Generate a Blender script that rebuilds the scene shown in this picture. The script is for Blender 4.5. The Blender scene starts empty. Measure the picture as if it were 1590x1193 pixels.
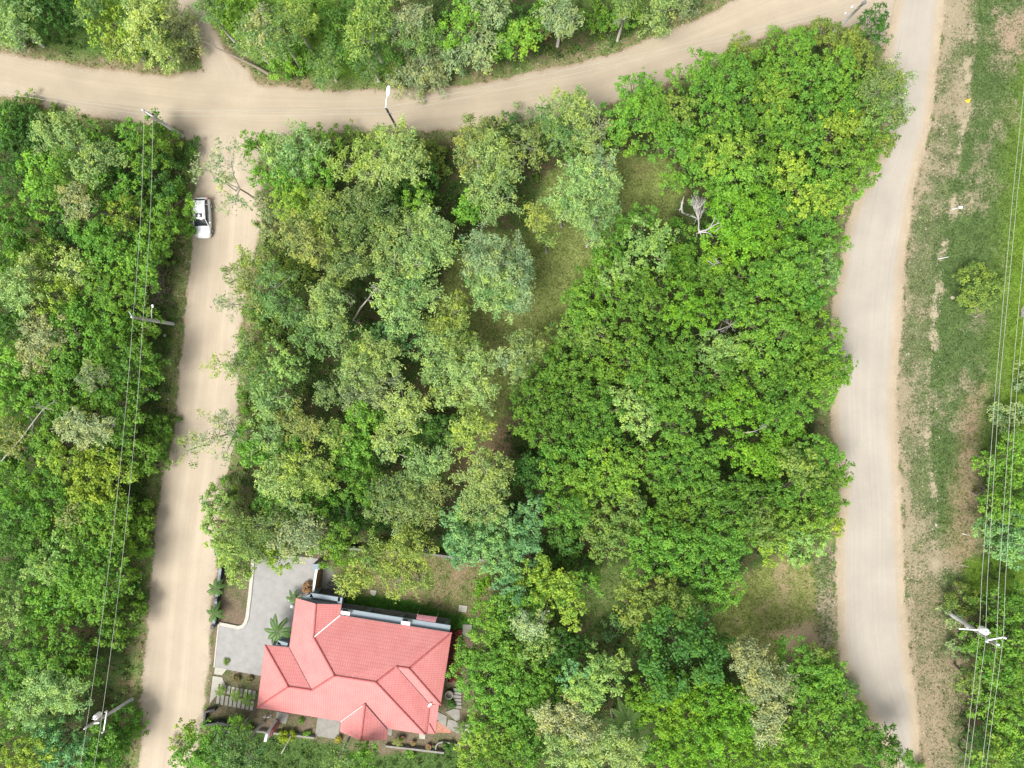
import bpy, math, random
import numpy as np
from mathutils import Vector

# ------------------------------------------------------------------ camera, world, sun, exposure
scene = bpy.context.scene
H = 75.7                      # drone height above the ground, metres
S = 14.0                      # photograph pixels per metre on the ground
CX, CY = 795.0, 596.5
cam_d = bpy.data.cameras.new("camera"); cam = bpy.data.objects.new("camera", cam_d)
scene.collection.objects.link(cam); scene.camera = cam
cam.location = (0, 0, H); cam.rotation_euler = (0, 0, 0)
cam_d.sensor_width = 36.0; cam_d.sensor_fit = 'HORIZONTAL'
cam_d.lens = 36.0 * H / (1590 / S)
cam_d.clip_start = 1.0; cam_d.clip_end = 3000.0

SUN_EL, SUN_AZ = 58.0, 225.0            # sun in the lower left of the picture (azimuth from +Y, clockwise)
world = bpy.data.worlds.new("World"); scene.world = world; world.use_nodes = True
wn = world.node_tree; wn.nodes.clear()
w_out = wn.nodes.new('ShaderNodeOutputWorld'); w_bg = wn.nodes.new('ShaderNodeBackground')
w_sky = wn.nodes.new('ShaderNodeTexSky'); w_hs = wn.nodes.new('ShaderNodeHueSaturation')
w_sky.sky_type = 'NISHITA'; w_sky.sun_disc = False
w_sky.sun_elevation = math.radians(SUN_EL); w_sky.sun_rotation = math.radians(SUN_AZ)
w_sky.dust_density = 4.0; w_sky.air_density = 1.2
w_hs.inputs['Saturation'].default_value = 0.22
w_bg.inputs['Strength'].default_value = 0.125
wn.links.new(w_sky.outputs[0], w_hs.inputs['Color']); wn.links.new(w_hs.outputs[0], w_bg.inputs[0])
wn.links.new(w_bg.outputs[0], w_out.inputs[0])

sun_d = bpy.data.lights.new("sun", 'SUN'); sun = bpy.data.objects.new("sun", sun_d)
scene.collection.objects.link(sun)
sun_d.energy = 2.25; sun_d.angle = math.radians(27); sun_d.color = (1.0, 0.955, 0.88)
sd = Vector((math.sin(math.radians(SUN_AZ)) * math.cos(math.radians(SUN_EL)),
             math.cos(math.radians(SUN_AZ)) * math.cos(math.radians(SUN_EL)), math.sin(math.radians(SUN_EL))))
sun.rotation_euler = (-sd).to_track_quat('-Z', 'Y').to_euler(); sun.location = sd * 150

scene.view_settings.view_transform = 'Standard'; scene.view_settings.look = 'None'
scene.view_settings.exposure = 0.95; scene.view_settings.gamma = 1.0
scene.render.resolution_x = 1024; scene.render.resolution_y = 768
try:
    scene.cycles.max_bounces = 6; scene.cycles.diffuse_bounces = 3; scene.cycles.transparent_max_bounces = 4
except Exception: pass

C = scene.collection
rnd = random.Random(7)
rng = np.random.default_rng(11)

def W(px, py, z=0.0):
    """photograph pixel -> world point at height z"""
    k = 1.0 - z / H
    return ((px - CX) / S * k, (CY - py) / S * k, z)

# ------------------------------------------------------------------ helpers
def link(o, parent=None):
    C.objects.link(o)
    if parent is not None: o.parent = parent
    return o
def tag(o, label=None, cat=None, group=None, kind=None):
    if label: o['label'] = label
    if cat: o['category'] = cat
    if group: o['group'] = group
    if kind: o['kind'] = kind
    return o
def empty(name, loc, label, cat, group=None, rz=0.0):
    o = bpy.data.objects.new(name, None); o.location = loc; o.rotation_euler = (0, 0, rz)
    o.empty_display_size = 0.3; link(o); return tag(o, label, cat, group)

class MB:
    """collects polygons and links them as one mesh object"""
    def __init__(s): s.v = []; s.f = []; s.uv = []
    def poly(s, pts, uv=None):
        i = len(s.v); s.v += [tuple(p) for p in pts]; s.f.append(tuple(range(i, i + len(pts))))
        s.uv.append(uv if uv else [(0, 0)] * len(pts)); return s
    def box(s, c, sz, rz=0.0, tilt=0.0):
        cx, cy, cz = c; hx, hy, hz = sz[0] / 2, sz[1] / 2, sz[2] / 2
        ca, sa = math.cos(rz), math.sin(rz)
        P = []
        for x, y, z in ((-1,-1,-1),(1,-1,-1),(1,1,-1),(-1,1,-1),(-1,-1,1),(1,-1,1),(1,1,1),(-1,1,1)):
            x *= hx; y *= hy; z *= hz
            y, z = y * math.cos(tilt) - z * math.sin(tilt), y * math.sin(tilt) + z * math.cos(tilt)
            P.append((cx + x * ca - y * sa, cy + x * sa + y * ca, cz + z))
        i = len(s.v); s.v += P
        for q in ((3,2,1,0),(4,5,6,7),(0,1,5,4),(1,2,6,5),(2,3,7,6),(3,0,4,7)):
            s.f.append(tuple(i + k for k in q)); s.uv.append([(0,0)] * 4)
        return s
    def beam(s, a, b, w, h):
        """box from a to b, width w (horizontal) and height h"""
        a = Vector(a); b = Vector(b); d = b - a
        if d.length < 1e-6: return s
        n = Vector((-d.y, d.x, 0))
        n = n.normalized() if n.length > 1e-6 else Vector((1, 0, 0))
        u = d.normalized().cross(n) * -1
        n *= w / 2; u *= h / 2
        P = [a - n - u, a + n - u, a + n + u, a - n + u, b - n - u, b + n - u, b + n + u, b - n + u]
        i = len(s.v); s.v += [tuple(p) for p in P]
        for q in ((0,1,2,3),(7,6,5,4),(0,4,5,1),(1,5,6,2),(2,6,7,3),(3,7,4,0)):
            s.f.append(tuple(i + k for k in q)); s.uv.append([(0,0)] * 4)
        return s
    def tube(s, pts, rad, n=6, cap=True):
        pts = [Vector(p) for p in pts]
        if not isinstance(rad, (list, tuple)): rad = [rad] * len(pts)
        base = len(s.v); ref = None
        for k, p in enumerate(pts):
            d = (pts[min(k + 1, len(pts) - 1)] - pts[max(k - 1, 0)])
            d = d.normalized() if d.length > 1e-9 else Vector((0, 0, 1))
            if ref is None: ref = Vector((1, 0, 0)) if abs(d.x) < .8 else Vector((0, 1, 0))
            a = d.cross(ref).normalized(); b = d.cross(a).normalized()
            for j in range(n):
                t = 2 * math.pi * j / n
                s.v.append(tuple(p + (a * math.cos(t) + b * math.sin(t)) * rad[k]))
        for k in range(len(pts) - 1):
            for j in range(n):
                s.f.append((base + k*n + j, base + k*n + (j+1) % n, base + (k+1)*n + (j+1) % n, base + (k+1)*n + j))
                s.uv.append([(0,0)] * 4)
        if cap:
            s.f.append(tuple(base + j for j in range(n))); s.uv.append([(0,0)] * n)
            e = base + (len(pts) - 1) * n
            s.f.append(tuple(e + j for j in reversed(range(n)))); s.uv.append([(0,0)] * n)
        return s
    def lathe(s, c, prof, n=16):
        """prof: list of (radius, z)"""
        base = len(s.v)
        for r, z in prof:
            for j in range(n):
                t = 2 * math.pi * j / n
                s.v.append((c[0] + r * math.cos(t), c[1] + r * math.sin(t), c[2] + z))
        for k in range(len(prof) - 1):
            for j in range(n):
                s.f.append((base + k*n + j, base + k*n + (j+1) % n, base + (k+1)*n + (j+1) % n, base + (k+1)*n + j))
                s.uv.append([(0,0)] * 4)
        s.f.append(tuple(base + j for j in reversed(range(n)))); s.uv.append([(0,0)] * n)
        e = base + (len(prof) - 1) * n
        s.f.append(tuple(e + j for j in range(n))); s.uv.append([(0,0)] * n)
        return s
    def prism(s, pts, z0, z1):
        """vertical prism over a polygon given as (x, y) points"""
        n = len(pts)
        ar = sum(pts[k][0] * pts[(k+1) % n][1] - pts[(k+1) % n][0] * pts[k][1] for k in range(n))
        if ar < 0: pts = pts[::-1]
        i = len(s.v)
        s.v += [(p[0], p[1], z0) for p in pts] + [(p[0], p[1], z1) for p in pts]
        s.f.append(tuple(i + n + k for k in range(n))); s.uv.append([(0,0)] * n)
        s.f.append(tuple(i + k for k in reversed(range(n)))); s.uv.append([(0,0)] * n)
        for k in range(n):
            s.f.append((i + k, i + (k+1) % n, i + n + (k+1) % n, i + n + k)); s.uv.append([(0,0)] * 4)
        return s
    def build(s, name, m, parent=None, smooth=False, off=None):
        me = bpy.data.meshes.new(name)
        v = s.v
        if off is not None: v = [(a - off[0], b - off[1], c - off[2]) for a, b, c in v]
        me.from_pydata(v, [], s.f)
        uvl = me.uv_layers.new(name="UVMap")
        flat = [c for f in s.uv for p in f for c in p]
        if len(flat) == len(me.loops) * 2: uvl.data.foreach_set('uv', flat)
        if m: me.materials.append(m)
        if smooth: me.polygons.foreach_set('use_smooth', [True] * len(me.polygons))
        me.update()
        return link(bpy.data.objects.new(name, me), parent)

# ------------------------------------------------------------------ materials
def mat(name, base=(.5,.5,.5), rough=.7, spec=.3, var=.12, scale=6.0, metal=0.0, bump=0.0):
    m = bpy.data.materials.new(name); m.use_nodes = True; nt = m.node_tree
    b = nt.nodes['Principled BSDF']
    b.inputs['Roughness'].default_value = rough; b.inputs['Metallic'].default_value = metal
    b.inputs['Specular IOR Level'].default_value = spec
    tc = nt.nodes.new('ShaderNodeTexCoord'); n = nt.nodes.new('ShaderNodeTexNoise')
    n.inputs['Scale'].default_value = scale; n.inputs['Detail'].default_value = 6
    n.inputs['Roughness'].default_value = .65
    nt.links.new(tc.outputs['Object'], n.inputs['Vector'])
    mr = nt.nodes.new('ShaderNodeMapRange')
    mr.inputs[1].default_value = .3; mr.inputs[2].default_value = .7
    mr.inputs[3].default_value = 1 - var; mr.inputs[4].default_value = 1 + var
    nt.links.new(n.outputs[0], mr.inputs[0])
    mx = nt.nodes.new('ShaderNodeVectorMath'); mx.operation = 'SCALE'
    mx.inputs[0].default_value = base
    nt.links.new(mr.outputs[0], mx.inputs['Scale']); nt.links.new(mx.outputs[0], b.inputs['Base Color'])
    if bump:
        bp = nt.nodes.new('ShaderNodeBump'); bp.inputs['Strength'].default_value = bump
        bp.inputs['Distance'].default_value = .03
        nt.links.new(n.outputs[0], bp.inputs['Height']); nt.links.new(bp.outputs[0], b.inputs['Normal'])
    return m

def leaf_material(name, use_attr=False, rough=.55, trans=.28):
    m = bpy.data.materials.new(name); m.use_nodes = True; nt = m.node_tree; nt.nodes.clear()
    L = nt.links.new
    out = nt.nodes.new('ShaderNodeOutputMaterial'); pb = nt.nodes.new('ShaderNodeBsdfPrincipled')
    tr = nt.nodes.new('ShaderNodeBsdfTranslucent'); mx = nt.nodes.new('ShaderNodeMixShader')
    pb.inputs['Roughness'].default_value = rough; pb.inputs['Specular IOR Level'].default_value = .2
    mx.inputs[0].default_value = trans
    if use_attr:
        src = nt.nodes.new('ShaderNodeAttribute'); src.attribute_name = 'col'; csock = src.outputs['Color']
    else:
        src = nt.nodes.new('ShaderNodeObjectInfo'); csock = src.outputs['Color']
    ta = nt.nodes.new('ShaderNodeAttribute'); ta.attribute_name = 'tone'
    ramp = nt.nodes.new('ShaderNodeValToRGB')          # old leaf -> new leaf
    e = ramp.color_ramp.elements
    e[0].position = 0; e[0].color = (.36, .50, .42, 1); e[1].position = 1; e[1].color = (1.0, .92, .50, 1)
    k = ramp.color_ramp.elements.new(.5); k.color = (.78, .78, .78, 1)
    sc = nt.nodes.new('ShaderNodeVectorMath'); sc.operation = 'SCALE'; sc.inputs['Scale'].default_value = 1.45
    mu = nt.nodes.new('ShaderNodeVectorMath'); mu.operation = 'MULTIPLY'
    L(ta.outputs['Fac'], ramp.inputs[0]); L(ramp.outputs[0], sc.inputs[0])
    L(sc.outputs[0], mu.inputs[0]); L(csock, mu.inputs[1])
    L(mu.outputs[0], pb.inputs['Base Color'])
    t2 = nt.nodes.new('ShaderNodeVectorMath'); t2.operation = 'MULTIPLY'; t2.inputs[1].default_value = (1.25, 1.25, .7)
    L(mu.outputs[0], t2.inputs[0]); L(t2.outputs[0], tr.inputs['Color'])
    L(pb.outputs[0], mx.inputs[1]); L(tr.outputs[0], mx.inputs[2]); L(mx.outputs[0], out.inputs[0])
    return m

M = {}
M['leaf'] = leaf_material('leaf'); M['leaf_attr'] = leaf_material('ground_leaf', True)
M['bark'] = mat('bark', (.20,.165,.13), .85, .2, .3, 9, bump=.5)
M['pale_bark'] = mat('pale_bark', (.33,.31,.27), .8, .2, .2, 9, bump=.3)
M['dead_wood'] = mat('dead_wood', (.43,.405,.39), .8, .2, .15, 9)
M['concrete'] = mat('concrete', (.23,.22,.195), .85, .2, .16, 1.4, bump=.2)
M['drive'] = mat('driveway_concrete', (.275,.270,.260), .85, .2, .12, 1.2, bump=.2)
M['slab'] = mat('pale_slab', (.36,.345,.30), .85, .2, .12, 2.5)
M['kerb'] = mat('kerb_paint', (.42,.40,.35), .75, .2, .12, 3)
M['bluegrey'] = mat('blue_grey_paint', (.19,.235,.27), .6, .3, .08, 2)
M['dark'] = mat('dark_paint', (.035,.035,.045), .5, .3, .2, 3)
M['darkfloor'] = mat('dark_floor', (.10,.095,.09), .7, .3, .2, 2)
M['pole'] = mat('pole_concrete', (.46,.46,.45), .8, .2, .12, 4)
M['darkpole'] = mat('dark_pole', (.16,.155,.155), .7, .3, .15, 4)
M['steel'] = mat('galvanised_steel', (.55,.56,.56), .45, .5, .06, 5, metal=.4)
M['white'] = mat('white_paint', (.78,.78,.78), .45, .4, .04, 3)
M['wire'] = mat('wire', (.36,.38,.32), .6, .3, .05, 3)
M['terra'] = mat('terracotta', (.14,.035,.025), .8, .2, .35, 6)
M['pink'] = mat('pink_awning', (.38,.17,.19), .7, .2, .1, 2)
M['yellow'] = mat('yellow_plastic', (.70,.45,.03), .5, .4, .05, 2)
M['glass'] = mat('dark_glass', (.03,.035,.04), .08, .7, .05, 2)
M['carpaint'] = mat('car_paint', (.75,.76,.77), .22, .6, .02, 1)
M['rubber'] = mat('rubber', (.03,.03,.03), .8, .2, .1, 5)
M['redlamp'] = mat('red_lamp', (.35,.02,.02), .3, .5, .05, 5)
M['lamp'] = mat('lamp_glass', (.62,.64,.66), .15, .6, .03, 5)
M['brick'] = mat('brick_paver', (.36,.17,.12), .85, .2, .3, 5)
M['ridge'] = mat('ridge_cap', (.38,.10,.10), .55, .3, .08, 3)
M['rust'] = mat('rusty_straw', (.33,.19,.10), .9, .1, .3, 7)
M['rock'] = mat('pale_rock', (.36,.32,.25), .85, .2, .2, 5, bump=.3)

def roof_material():
    m = bpy.data.materials.new('roof_tile'); m.use_nodes = True; nt = m.node_tree; L = nt.links.new
    b = nt.nodes['Principled BSDF']; b.inputs['Roughness'].default_value = .5
    b.inputs['Specular IOR Level'].default_value = .35
    uv = nt.nodes.new('ShaderNodeUVMap'); sp = nt.nodes.new('ShaderNodeSeparateXYZ'); L(uv.outputs[0], sp.inputs[0])
    def saw(sock, period):
        d = nt.nodes.new('ShaderNodeMath'); d.operation = 'DIVIDE'; d.inputs[1].default_value = period; L(sock, d.inputs[0])
        f = nt.nodes.new('ShaderNodeMath'); f.operation = 'FRACT'; L(d.outputs[0], f.inputs[0]); return f.outputs[0]
    u = saw(sp.outputs[0], .235); v = saw(sp.outputs[1], .36)
    # joints: narrow darker lines at the edges of each tile
    def groove(sock, w):
        r = nt.nodes.new('ShaderNodeMapRange'); r.interpolation_type = 'SMOOTHSTEP'
        a = nt.nodes.new('ShaderNodeMath'); a.operation = 'SUBTRACT'; a.inputs[1].default_value = .5; L(sock, a.inputs[0])
        c = nt.nodes.new('ShaderNodeMath'); c.operation = 'ABSOLUTE'; L(a.outputs[0], c.inputs[0])
        r.inputs[1].default_value = .5 - w; r.inputs[2].default_value = .5
        r.inputs[3].default_value = 0; r.inputs[4].default_value = 1; L(c.outputs[0], r.inputs[0]); return r.outputs[0]
    gu = groove(u, .22); gv = groove(v, .14)
    mxm = nt.nodes.new('ShaderNodeMath'); mxm.operation = 'MAXIMUM'; L(gu, mxm.inputs[0]); L(gv, mxm.inputs[1])
    tc = nt.nodes.new('ShaderNodeTexCoord'); n = nt.nodes.new('ShaderNodeTexNoise')
    n.inputs['Scale'].default_value = .7; n.inputs['Detail'].default_value = 8; n.inputs['Roughness'].default_value = .7
    L(tc.outputs['Object'], n.inputs[0])
    cr = nt.nodes.new('ShaderNodeMix'); cr.data_type = 'RGBA'
    cr.inputs[6].default_value = (.470,.168,.158,1); cr.inputs[7].default_value = (.51,.208,.195,1)
    mr = nt.nodes.new('ShaderNodeMapRange'); mr.inputs[1].default_value = .35; mr.inputs[2].default_value = .65
    L(n.outputs[0], mr.inputs[0]); L(mr.outputs[0], cr.inputs[0])
    c2 = nt.nodes.new('ShaderNodeMix'); c2.data_type = 'RGBA'; c2.inputs[7].default_value = (.33,.08,.08,1)
    fm = nt.nodes.new('ShaderNodeMath'); fm.operation = 'MULTIPLY'; fm.inputs[1].default_value = .42
    L(mxm.outputs[0], fm.inputs[0]); L(fm.outputs[0], c2.inputs[0]); L(cr.outputs[2], c2.inputs[6])
    L(c2.outputs[2], b.inputs['Base Color'])
    inv = nt.nodes.new('ShaderNodeMath'); inv.operation = 'SUBTRACT'; inv.inputs[0].default_value = 1; L(mxm.outputs[0], inv.inputs[1])
    bp = nt.nodes.new('ShaderNodeBump'); bp.inputs['Strength'].default_value = .5; bp.inputs['Distance'].default_value = .02
    L(inv.outputs[0], bp.inputs['Height']); L(bp.outputs[0], b.inputs['Normal'])
    return m
M['roof'] = roof_material()

def ground_material():
    m = bpy.data.materials.new('ground_surface'); m.use_nodes = True; nt = m.node_tree; L = nt.links.new
    b = nt.nodes['Principled BSDF']; b.inputs['Roughness'].default_value = .95; b.inputs['Specular IOR Level'].default_value = .1
    geo = nt.nodes.new('ShaderNodeNewGeometry')
    def noise(scale, det=5, rough=.6, vec=None, mul=None):
        n = nt.nodes.new('ShaderNodeTexNoise'); n.inputs['Scale'].default_value = scale
        n.inputs['Detail'].default_value = det; n.inputs['Roughness'].default_value = rough
        s = vec or geo.outputs['Position']
        if mul:
            k = nt.nodes.new('ShaderNodeVectorMath'); k.operation = 'MULTIPLY'; k.inputs[1].default_value = mul; L(s, k.inputs[0]); s = k.outputs[0]
        L(s, n.inputs['Vector']); return n.outputs[0]
    def rangemap(s, a, b_, c, d):
        r = nt.nodes.new('ShaderNodeMapRange'); r.inputs[1].default_value = a; r.inputs[2].default_value = b_
        r.inputs[3].default_value = c; r.inputs[4].default_value = d; L(s, r.inputs[0]); return r.outputs[0]
    def math_(op, x, y):
        k = nt.nodes.new('ShaderNodeMath'); k.operation = op
        for i, q in enumerate((x, y)):
            if hasattr(q, 'links'): L(q, k.inputs[i])
            else: k.inputs[i].default_value = q
        return k.outputs[0]
    def attr(nm):
        a = nt.nodes.new('ShaderNodeAttribute'); a.attribute_name = nm; return a
    soil = attr('soil').outputs['Color']; plant = attr('plant').outputs['Color']; veg = attr('veg').outputs['Fac']
    tr = attr('track')                         # lateral, along, strength
    n1 = noise(4.5, 6, .72); n2 = noise(.9, 4, .6); n3 = noise(5.5, 6, .8)
    # plant cover threshold
    nn = math_('ADD', math_('MULTIPLY', n1, .7), math_('MULTIPLY', n2, .3))
    nn = rangemap(nn, .30, .70, 0, 1)
    cov = math_('SUBTRACT', math_('ADD', veg, .0), nn)
    cov = rangemap(cov, -.17, .17, 0, 1)
    # soil detail
    sd_ = rangemap(n1, .3, .7, .86, 1.12); sd2 = rangemap(n3, .3, .7, .94, 1.06)
    sv = nt.nodes.new('ShaderNodeVectorMath'); sv.operation = 'SCALE'; L(soil, sv.inputs[0])
    # worn wheel bands and graded streaks along the road
    cv = nt.nodes.new('ShaderNodeSeparateXYZ'); L(tr.outputs['Vector'], cv.inputs[0])
    st = noise(1.0, 5, .65, vec=tr.outputs['Vector'], mul=(3.4, .05, 0))
    st = rangemap(st, .3, .7, -.05, .05)
    st2 = noise(1.0, 4, .7, vec=tr.outputs['Vector'], mul=(9.0, .16, 0))
    st2 = rangemap(st2, .3, .7, -.025, .025)
    stt = math_('MULTIPLY', math_('ADD', st, st2), cv.outputs[2])
    soft = math_('SUBTRACT', 1.0, math_('MULTIPLY', cv.outputs[2], .72))
    sdm = math_('ADD', 1.0, math_('MULTIPLY', math_('SUBTRACT', math_('MULTIPLY', sd_, sd2), 1.0), soft))
    n4 = noise(.22, 4, .6); big = rangemap(n4, .35, .65, .93, 1.05)
    tot = math_('MULTIPLY', math_('ADD', sdm, stt), big)
    L(tot, sv.inputs['Scale'])
    pv = nt.nodes.new('ShaderNodeVectorMath'); pv.operation = 'SCALE'; L(plant, pv.inputs[0])
    L(math_('MULTIPLY', rangemap(n3, .36, .64, .38, 1.62), rangemap(n2, .35, .65, .82, 1.18)), pv.inputs['Scale'])
    # scattered dry leaf litter and small stones on soil near plants
    vor = nt.nodes.new('ShaderNodeTexVoronoi'); vor.inputs['Scale'].default_value = 5.5; L(geo.outputs['Position'], vor.inputs['Vector'])
    lf = rangemap(vor.outputs['Distance'], .16, .22, 1, 0)
    msk = rangemap(math_('ADD', n2, math_('MULTIPLY', veg, .35)), .56, .66, 0, 1)
    lf = math_('MULTIPLY', math_('MULTIPLY', lf, msk), rangemap(veg, .03, .15, 0, .75))
    lm = nt.nodes.new('ShaderNodeMix'); lm.data_type = 'RGBA'; lm.inputs[7].default_value = (.20,.11,.06,1)
    L(lf, lm.inputs[0]); L(sv.outputs[0], lm.inputs[6])
    mx = nt.nodes.new('ShaderNodeMix'); mx.data_type = 'RGBA'
    L(cov, mx.inputs[0]); L(lm.outputs[2], mx.inputs[6]); L(pv.outputs[0], mx.inputs[7])
    L(mx.outputs[2], b.inputs['Base Color'])
    bp = nt.nodes.new('ShaderNodeBump'); bp.inputs['Distance'].default_value = .12
    hgt = math_('ADD', math_('MULTIPLY', n1, .5), math_('MULTIPLY', n3, math_('MULTIPLY', cov, 1.4)))
    L(hgt, bp.inputs['Height'])
    L(math_('MULTIPLY', soft, .55), bp.inputs['Strength'])
    L(bp.outputs[0], b.inputs['Normal'])
    return m
M['ground'] = ground_material()

# ------------------------------------------------------------------ ground layout
def vnoise(x, y, scale, seed):
    r = np.random.default_rng(seed); g = r.random((256, 256))
    X = x / scale + 100.37; Y = y / scale + 77.13
    i = np.floor(X).astype(int); j = np.floor(Y).astype(int); fx = X - i; fy = Y - j
    fx = fx * fx * (3 - 2 * fx); fy = fy * fy * (3 - 2 * fy)
    a = g[i % 256, j % 256]; b = g[(i+1) % 256, j % 256]; c = g[i % 256, (j+1) % 256]; d = g[(i+1) % 256, (j+1) % 256]
    return (a*(1-fx)+b*fx)*(1-fy) + (c*(1-fx)+d*fx)*fy - .5
def fnoise(x, y, scale, seed, o=4):
    t = 0; a = 1; s = 0
    for k in range(o): t = t + a * vnoise(x, y, scale / 2**k, seed + k); s += a; a *= .55
    return t / s
def pw(pts): return np.array([((p[0]-CX)/S, (CY-p[1])/S) for p in pts])
def seg_dist(x, y, P, closed=False, along=False):
    best = np.full(x.shape, 1e9); al = np.zeros(x.shape); sg = np.zeros(x.shape); acc = 0
    n = len(P) if closed else len(P) - 1
    for k in range(n):
        a = P[k]; b = P[(k+1) % len(P)]; d = b - a; l2 = d @ d; l = math.sqrt(l2)
        t = np.clip(((x-a[0])*d[0] + (y-a[1])*d[1]) / l2, 0, 1)
        qx = x - a[0] - t*d[0]; qy = y - a[1] - t*d[1]; ds = np.hypot(qx, qy); m = ds < best
        best = np.where(m, ds, best)
        if along:
            al = np.where(m, acc + t*l, al); sg = np.where(m, np.sign(d[0]*(y-a[1]) - d[1]*(x-a[0])), sg)
        acc += l
    return (best, al, sg) if along else best
def inside(x, y, P):
    r = np.zeros(x.shape, bool); n = len(P)
    for k in range(n):
        a = P[k]; b = P[(k+1) % n]
        if a[1] == b[1]: continue
        c = ((a[1] > y) != (b[1] > y)) & (x < (b[0]-a[0]) * (y-a[1]) / (b[1]-a[1]) + a[0])
        r ^= c
    return r
def sdist(x, y, P):
    d = seg_dist(x, y, P, True); return np.where(inside(x, y, P), d, -d)
def sstep(a, b, v):
    t = np.clip((v - a) / (b - a), 0, 1); return t*t*(3-2*t)

# road outlines in photograph pixels at ground level
UP_T = [(-200,50),(-60,72),(0,81),(60,92),(120,103),(180,108),(235,117),(262,118),(300,112),(345,112),(385,120),(400,131),(470,138),(520,143),(600,142),(660,140),(735,133),(800,120),(825,113),(900,98),(961,83),(1014,57),(1051,43),(1090,28),(1127,10),(1150,-2),(1200,-30),(1280,-80)]
UP_B = [(1392,-80),(1388,0),(1382,40),(1372,75),(1341,52),(1301,40),(1273,36),(1240,40),(1190,57),(1127,85),(1064,116),(1019,136),(951,158),(918,172),(825,183),(702,201),(651,203),(601,203),(526,203),(425,210),(405,216),(290,216),(284,203),(252,192),(196,187),(126,177),(63,162),(0,149),(-60,140),(-200,120)]
LF_L = [(286,200),(305,235),(309,262),(302,290),(297,363),(294,426),(289,476),(284,539),(277,589),(272,675),(254,741),(243,801),(236,900),(232,931),(226,1006),(219,1082),(219,1145),(214,1193),(204,1260),(200,1320)]
LF_R = [(290,1320),(292,1260),(300,1193),(312,1120),(319,1089),(324,1034),(327,1000),(326,943),(333,900),(337,860),(340,800),(352,741),(364,690),(370,620),(372,550),(376,500),(384,440),(396,390),(407,350),(407,300),(404,260),(400,214),(340,200)]
TR_P = [(318,108),(305,70),(285,25),(262,-30),(240,-90),(282,-90),(300,-30),(308,5),(322,30),(338,62),(352,80),(368,95),(385,112),(390,130),(340,135)]
RT_L = [(1396,-90),(1390,0),(1382,25),(1375,50),(1373,83),(1374,150),(1371,200),(1362,245),(1345,280),(1331,300),(1318,333),(1308,370),(1303,413),(1298,446),(1290,476),(1291,526),(1293,577),(1291,608),(1289,663),(1297,701),(1304,740),(1303,801),(1298,839),(1298,900),(1299,981),(1306,1031),(1326,1069),(1345,1110),(1370,1150),(1384,1193),(1396,1260),(1405,1320)]
RT_R = [(1437,1320),(1435,1260),(1431,1193),(1427,1107),(1416,1044),(1409,968),(1404,900),(1401,776),(1394,675),(1392,600),(1396,552),(1401,489),(1404,426),(1411,363),(1419,300),(1439,226),(1449,176),(1454,113),(1462,63),(1467,0),(1472,-90)]
R_UP = pw(UP_T + UP_B); R_LF = pw(LF_L + LF_R); R_TR = pw(TR_P); R_RT = pw(RT_L + RT_R)
C_UP = pw([(-200,85),(0,114),(120,140),(262,157),(400,170),(600,171),(800,150),(918,132),(1014,98),(1127,52),(1200,20),(1290,-10),(1400,-60)])
C_LF = pw([(370,150),(352,230),(352,300),(345,400),(332,500),(322,600),(312,700),(296,800),(285,900),(276,1000),(266,1100),(255,1193),(245,1320)])
C_TR = pw([(262,-90),(290,0),(320,60),(350,120)])
C_RT = pw([(1434,-90),(1428,0),(1415,100),(1406,200),(1376,300),(1357,400),(1347,480),(1342,600),(1345,700),(1352,800),(1351,900),(1354,980),(1366,1060),(1388,1130),(1408,1193),(1420,1320)])
Z_FIELD = pw([(1472,-90),(1467,0),(1462,63),(1454,113),(1449,176),(1439,226),(1419,300),(1411,363),(1404,426),(1401,489),(1396,552),(1392,600),(1394,675),(1401,776),(1404,900),(1409,968),(1416,1044),(1427,1107),(1431,1193),(1440,1320),(1520,1320),(1500,1193),(1490,1100),(1480,1010),(1500,960),(1525,900),(1522,800),(1520,700),(1560,640),(1600,560),(1800,500),(1800,-90)])
Z_CLEAR = pw([(930,235),(1040,245),(1065,300),(1040,345),(985,350),(940,400),(885,480),(845,560),(800,600),(770,690),(760,720),(690,750),(680,720),(730,670),(700,560),(680,480),(700,400),(740,360),(820,360),(850,270)])
Z_YARD = pw([(498,872),(600,852),(700,858),(760,870),(765,930),(735,975),(700,985),(530,935),(500,925)])
Z_LRC = pw([(1105,945),(1160,890),(1215,860),(1280,850),(1290,900),(1298,1000),(1270,1030),(1180,1015),(1120,1000)])
Z_MID = pw([(880,880),(980,870),(1010,905),(960,930),(945,990),(905,985),(900,940)])
Z_HOME = pw([(335,880),(500,860),(760,860),(765,980),(740,1160),(600,1175),(420,1140),(318,1110),(326,980)])
Z_SOUTH = pw([(330,1128),(420,1128),(600,1160),(700,1170),(720,1193),(700,1320),(350,1320),(340,1200)])
Z_DRY = pw([(1530,600),(1522,700),(1520,860),(1500,890),(1470,870),(1478,760),(1490,690),(1500,620)])
Z_LIME = pw([(1545,720),(1560,400),(1575,200),(1600,60),(1800,0),(1800,720)])
P_ERODE = pw([(1512,40),(1505,110),(1497,190),(1486,250),(1480,330),(1462,400),(1455,470),(1447,530),(1441,600),(1440,690),(1449,760),(1452,850),(1455,950),(1466,1040),(1475,1120)])

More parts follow.
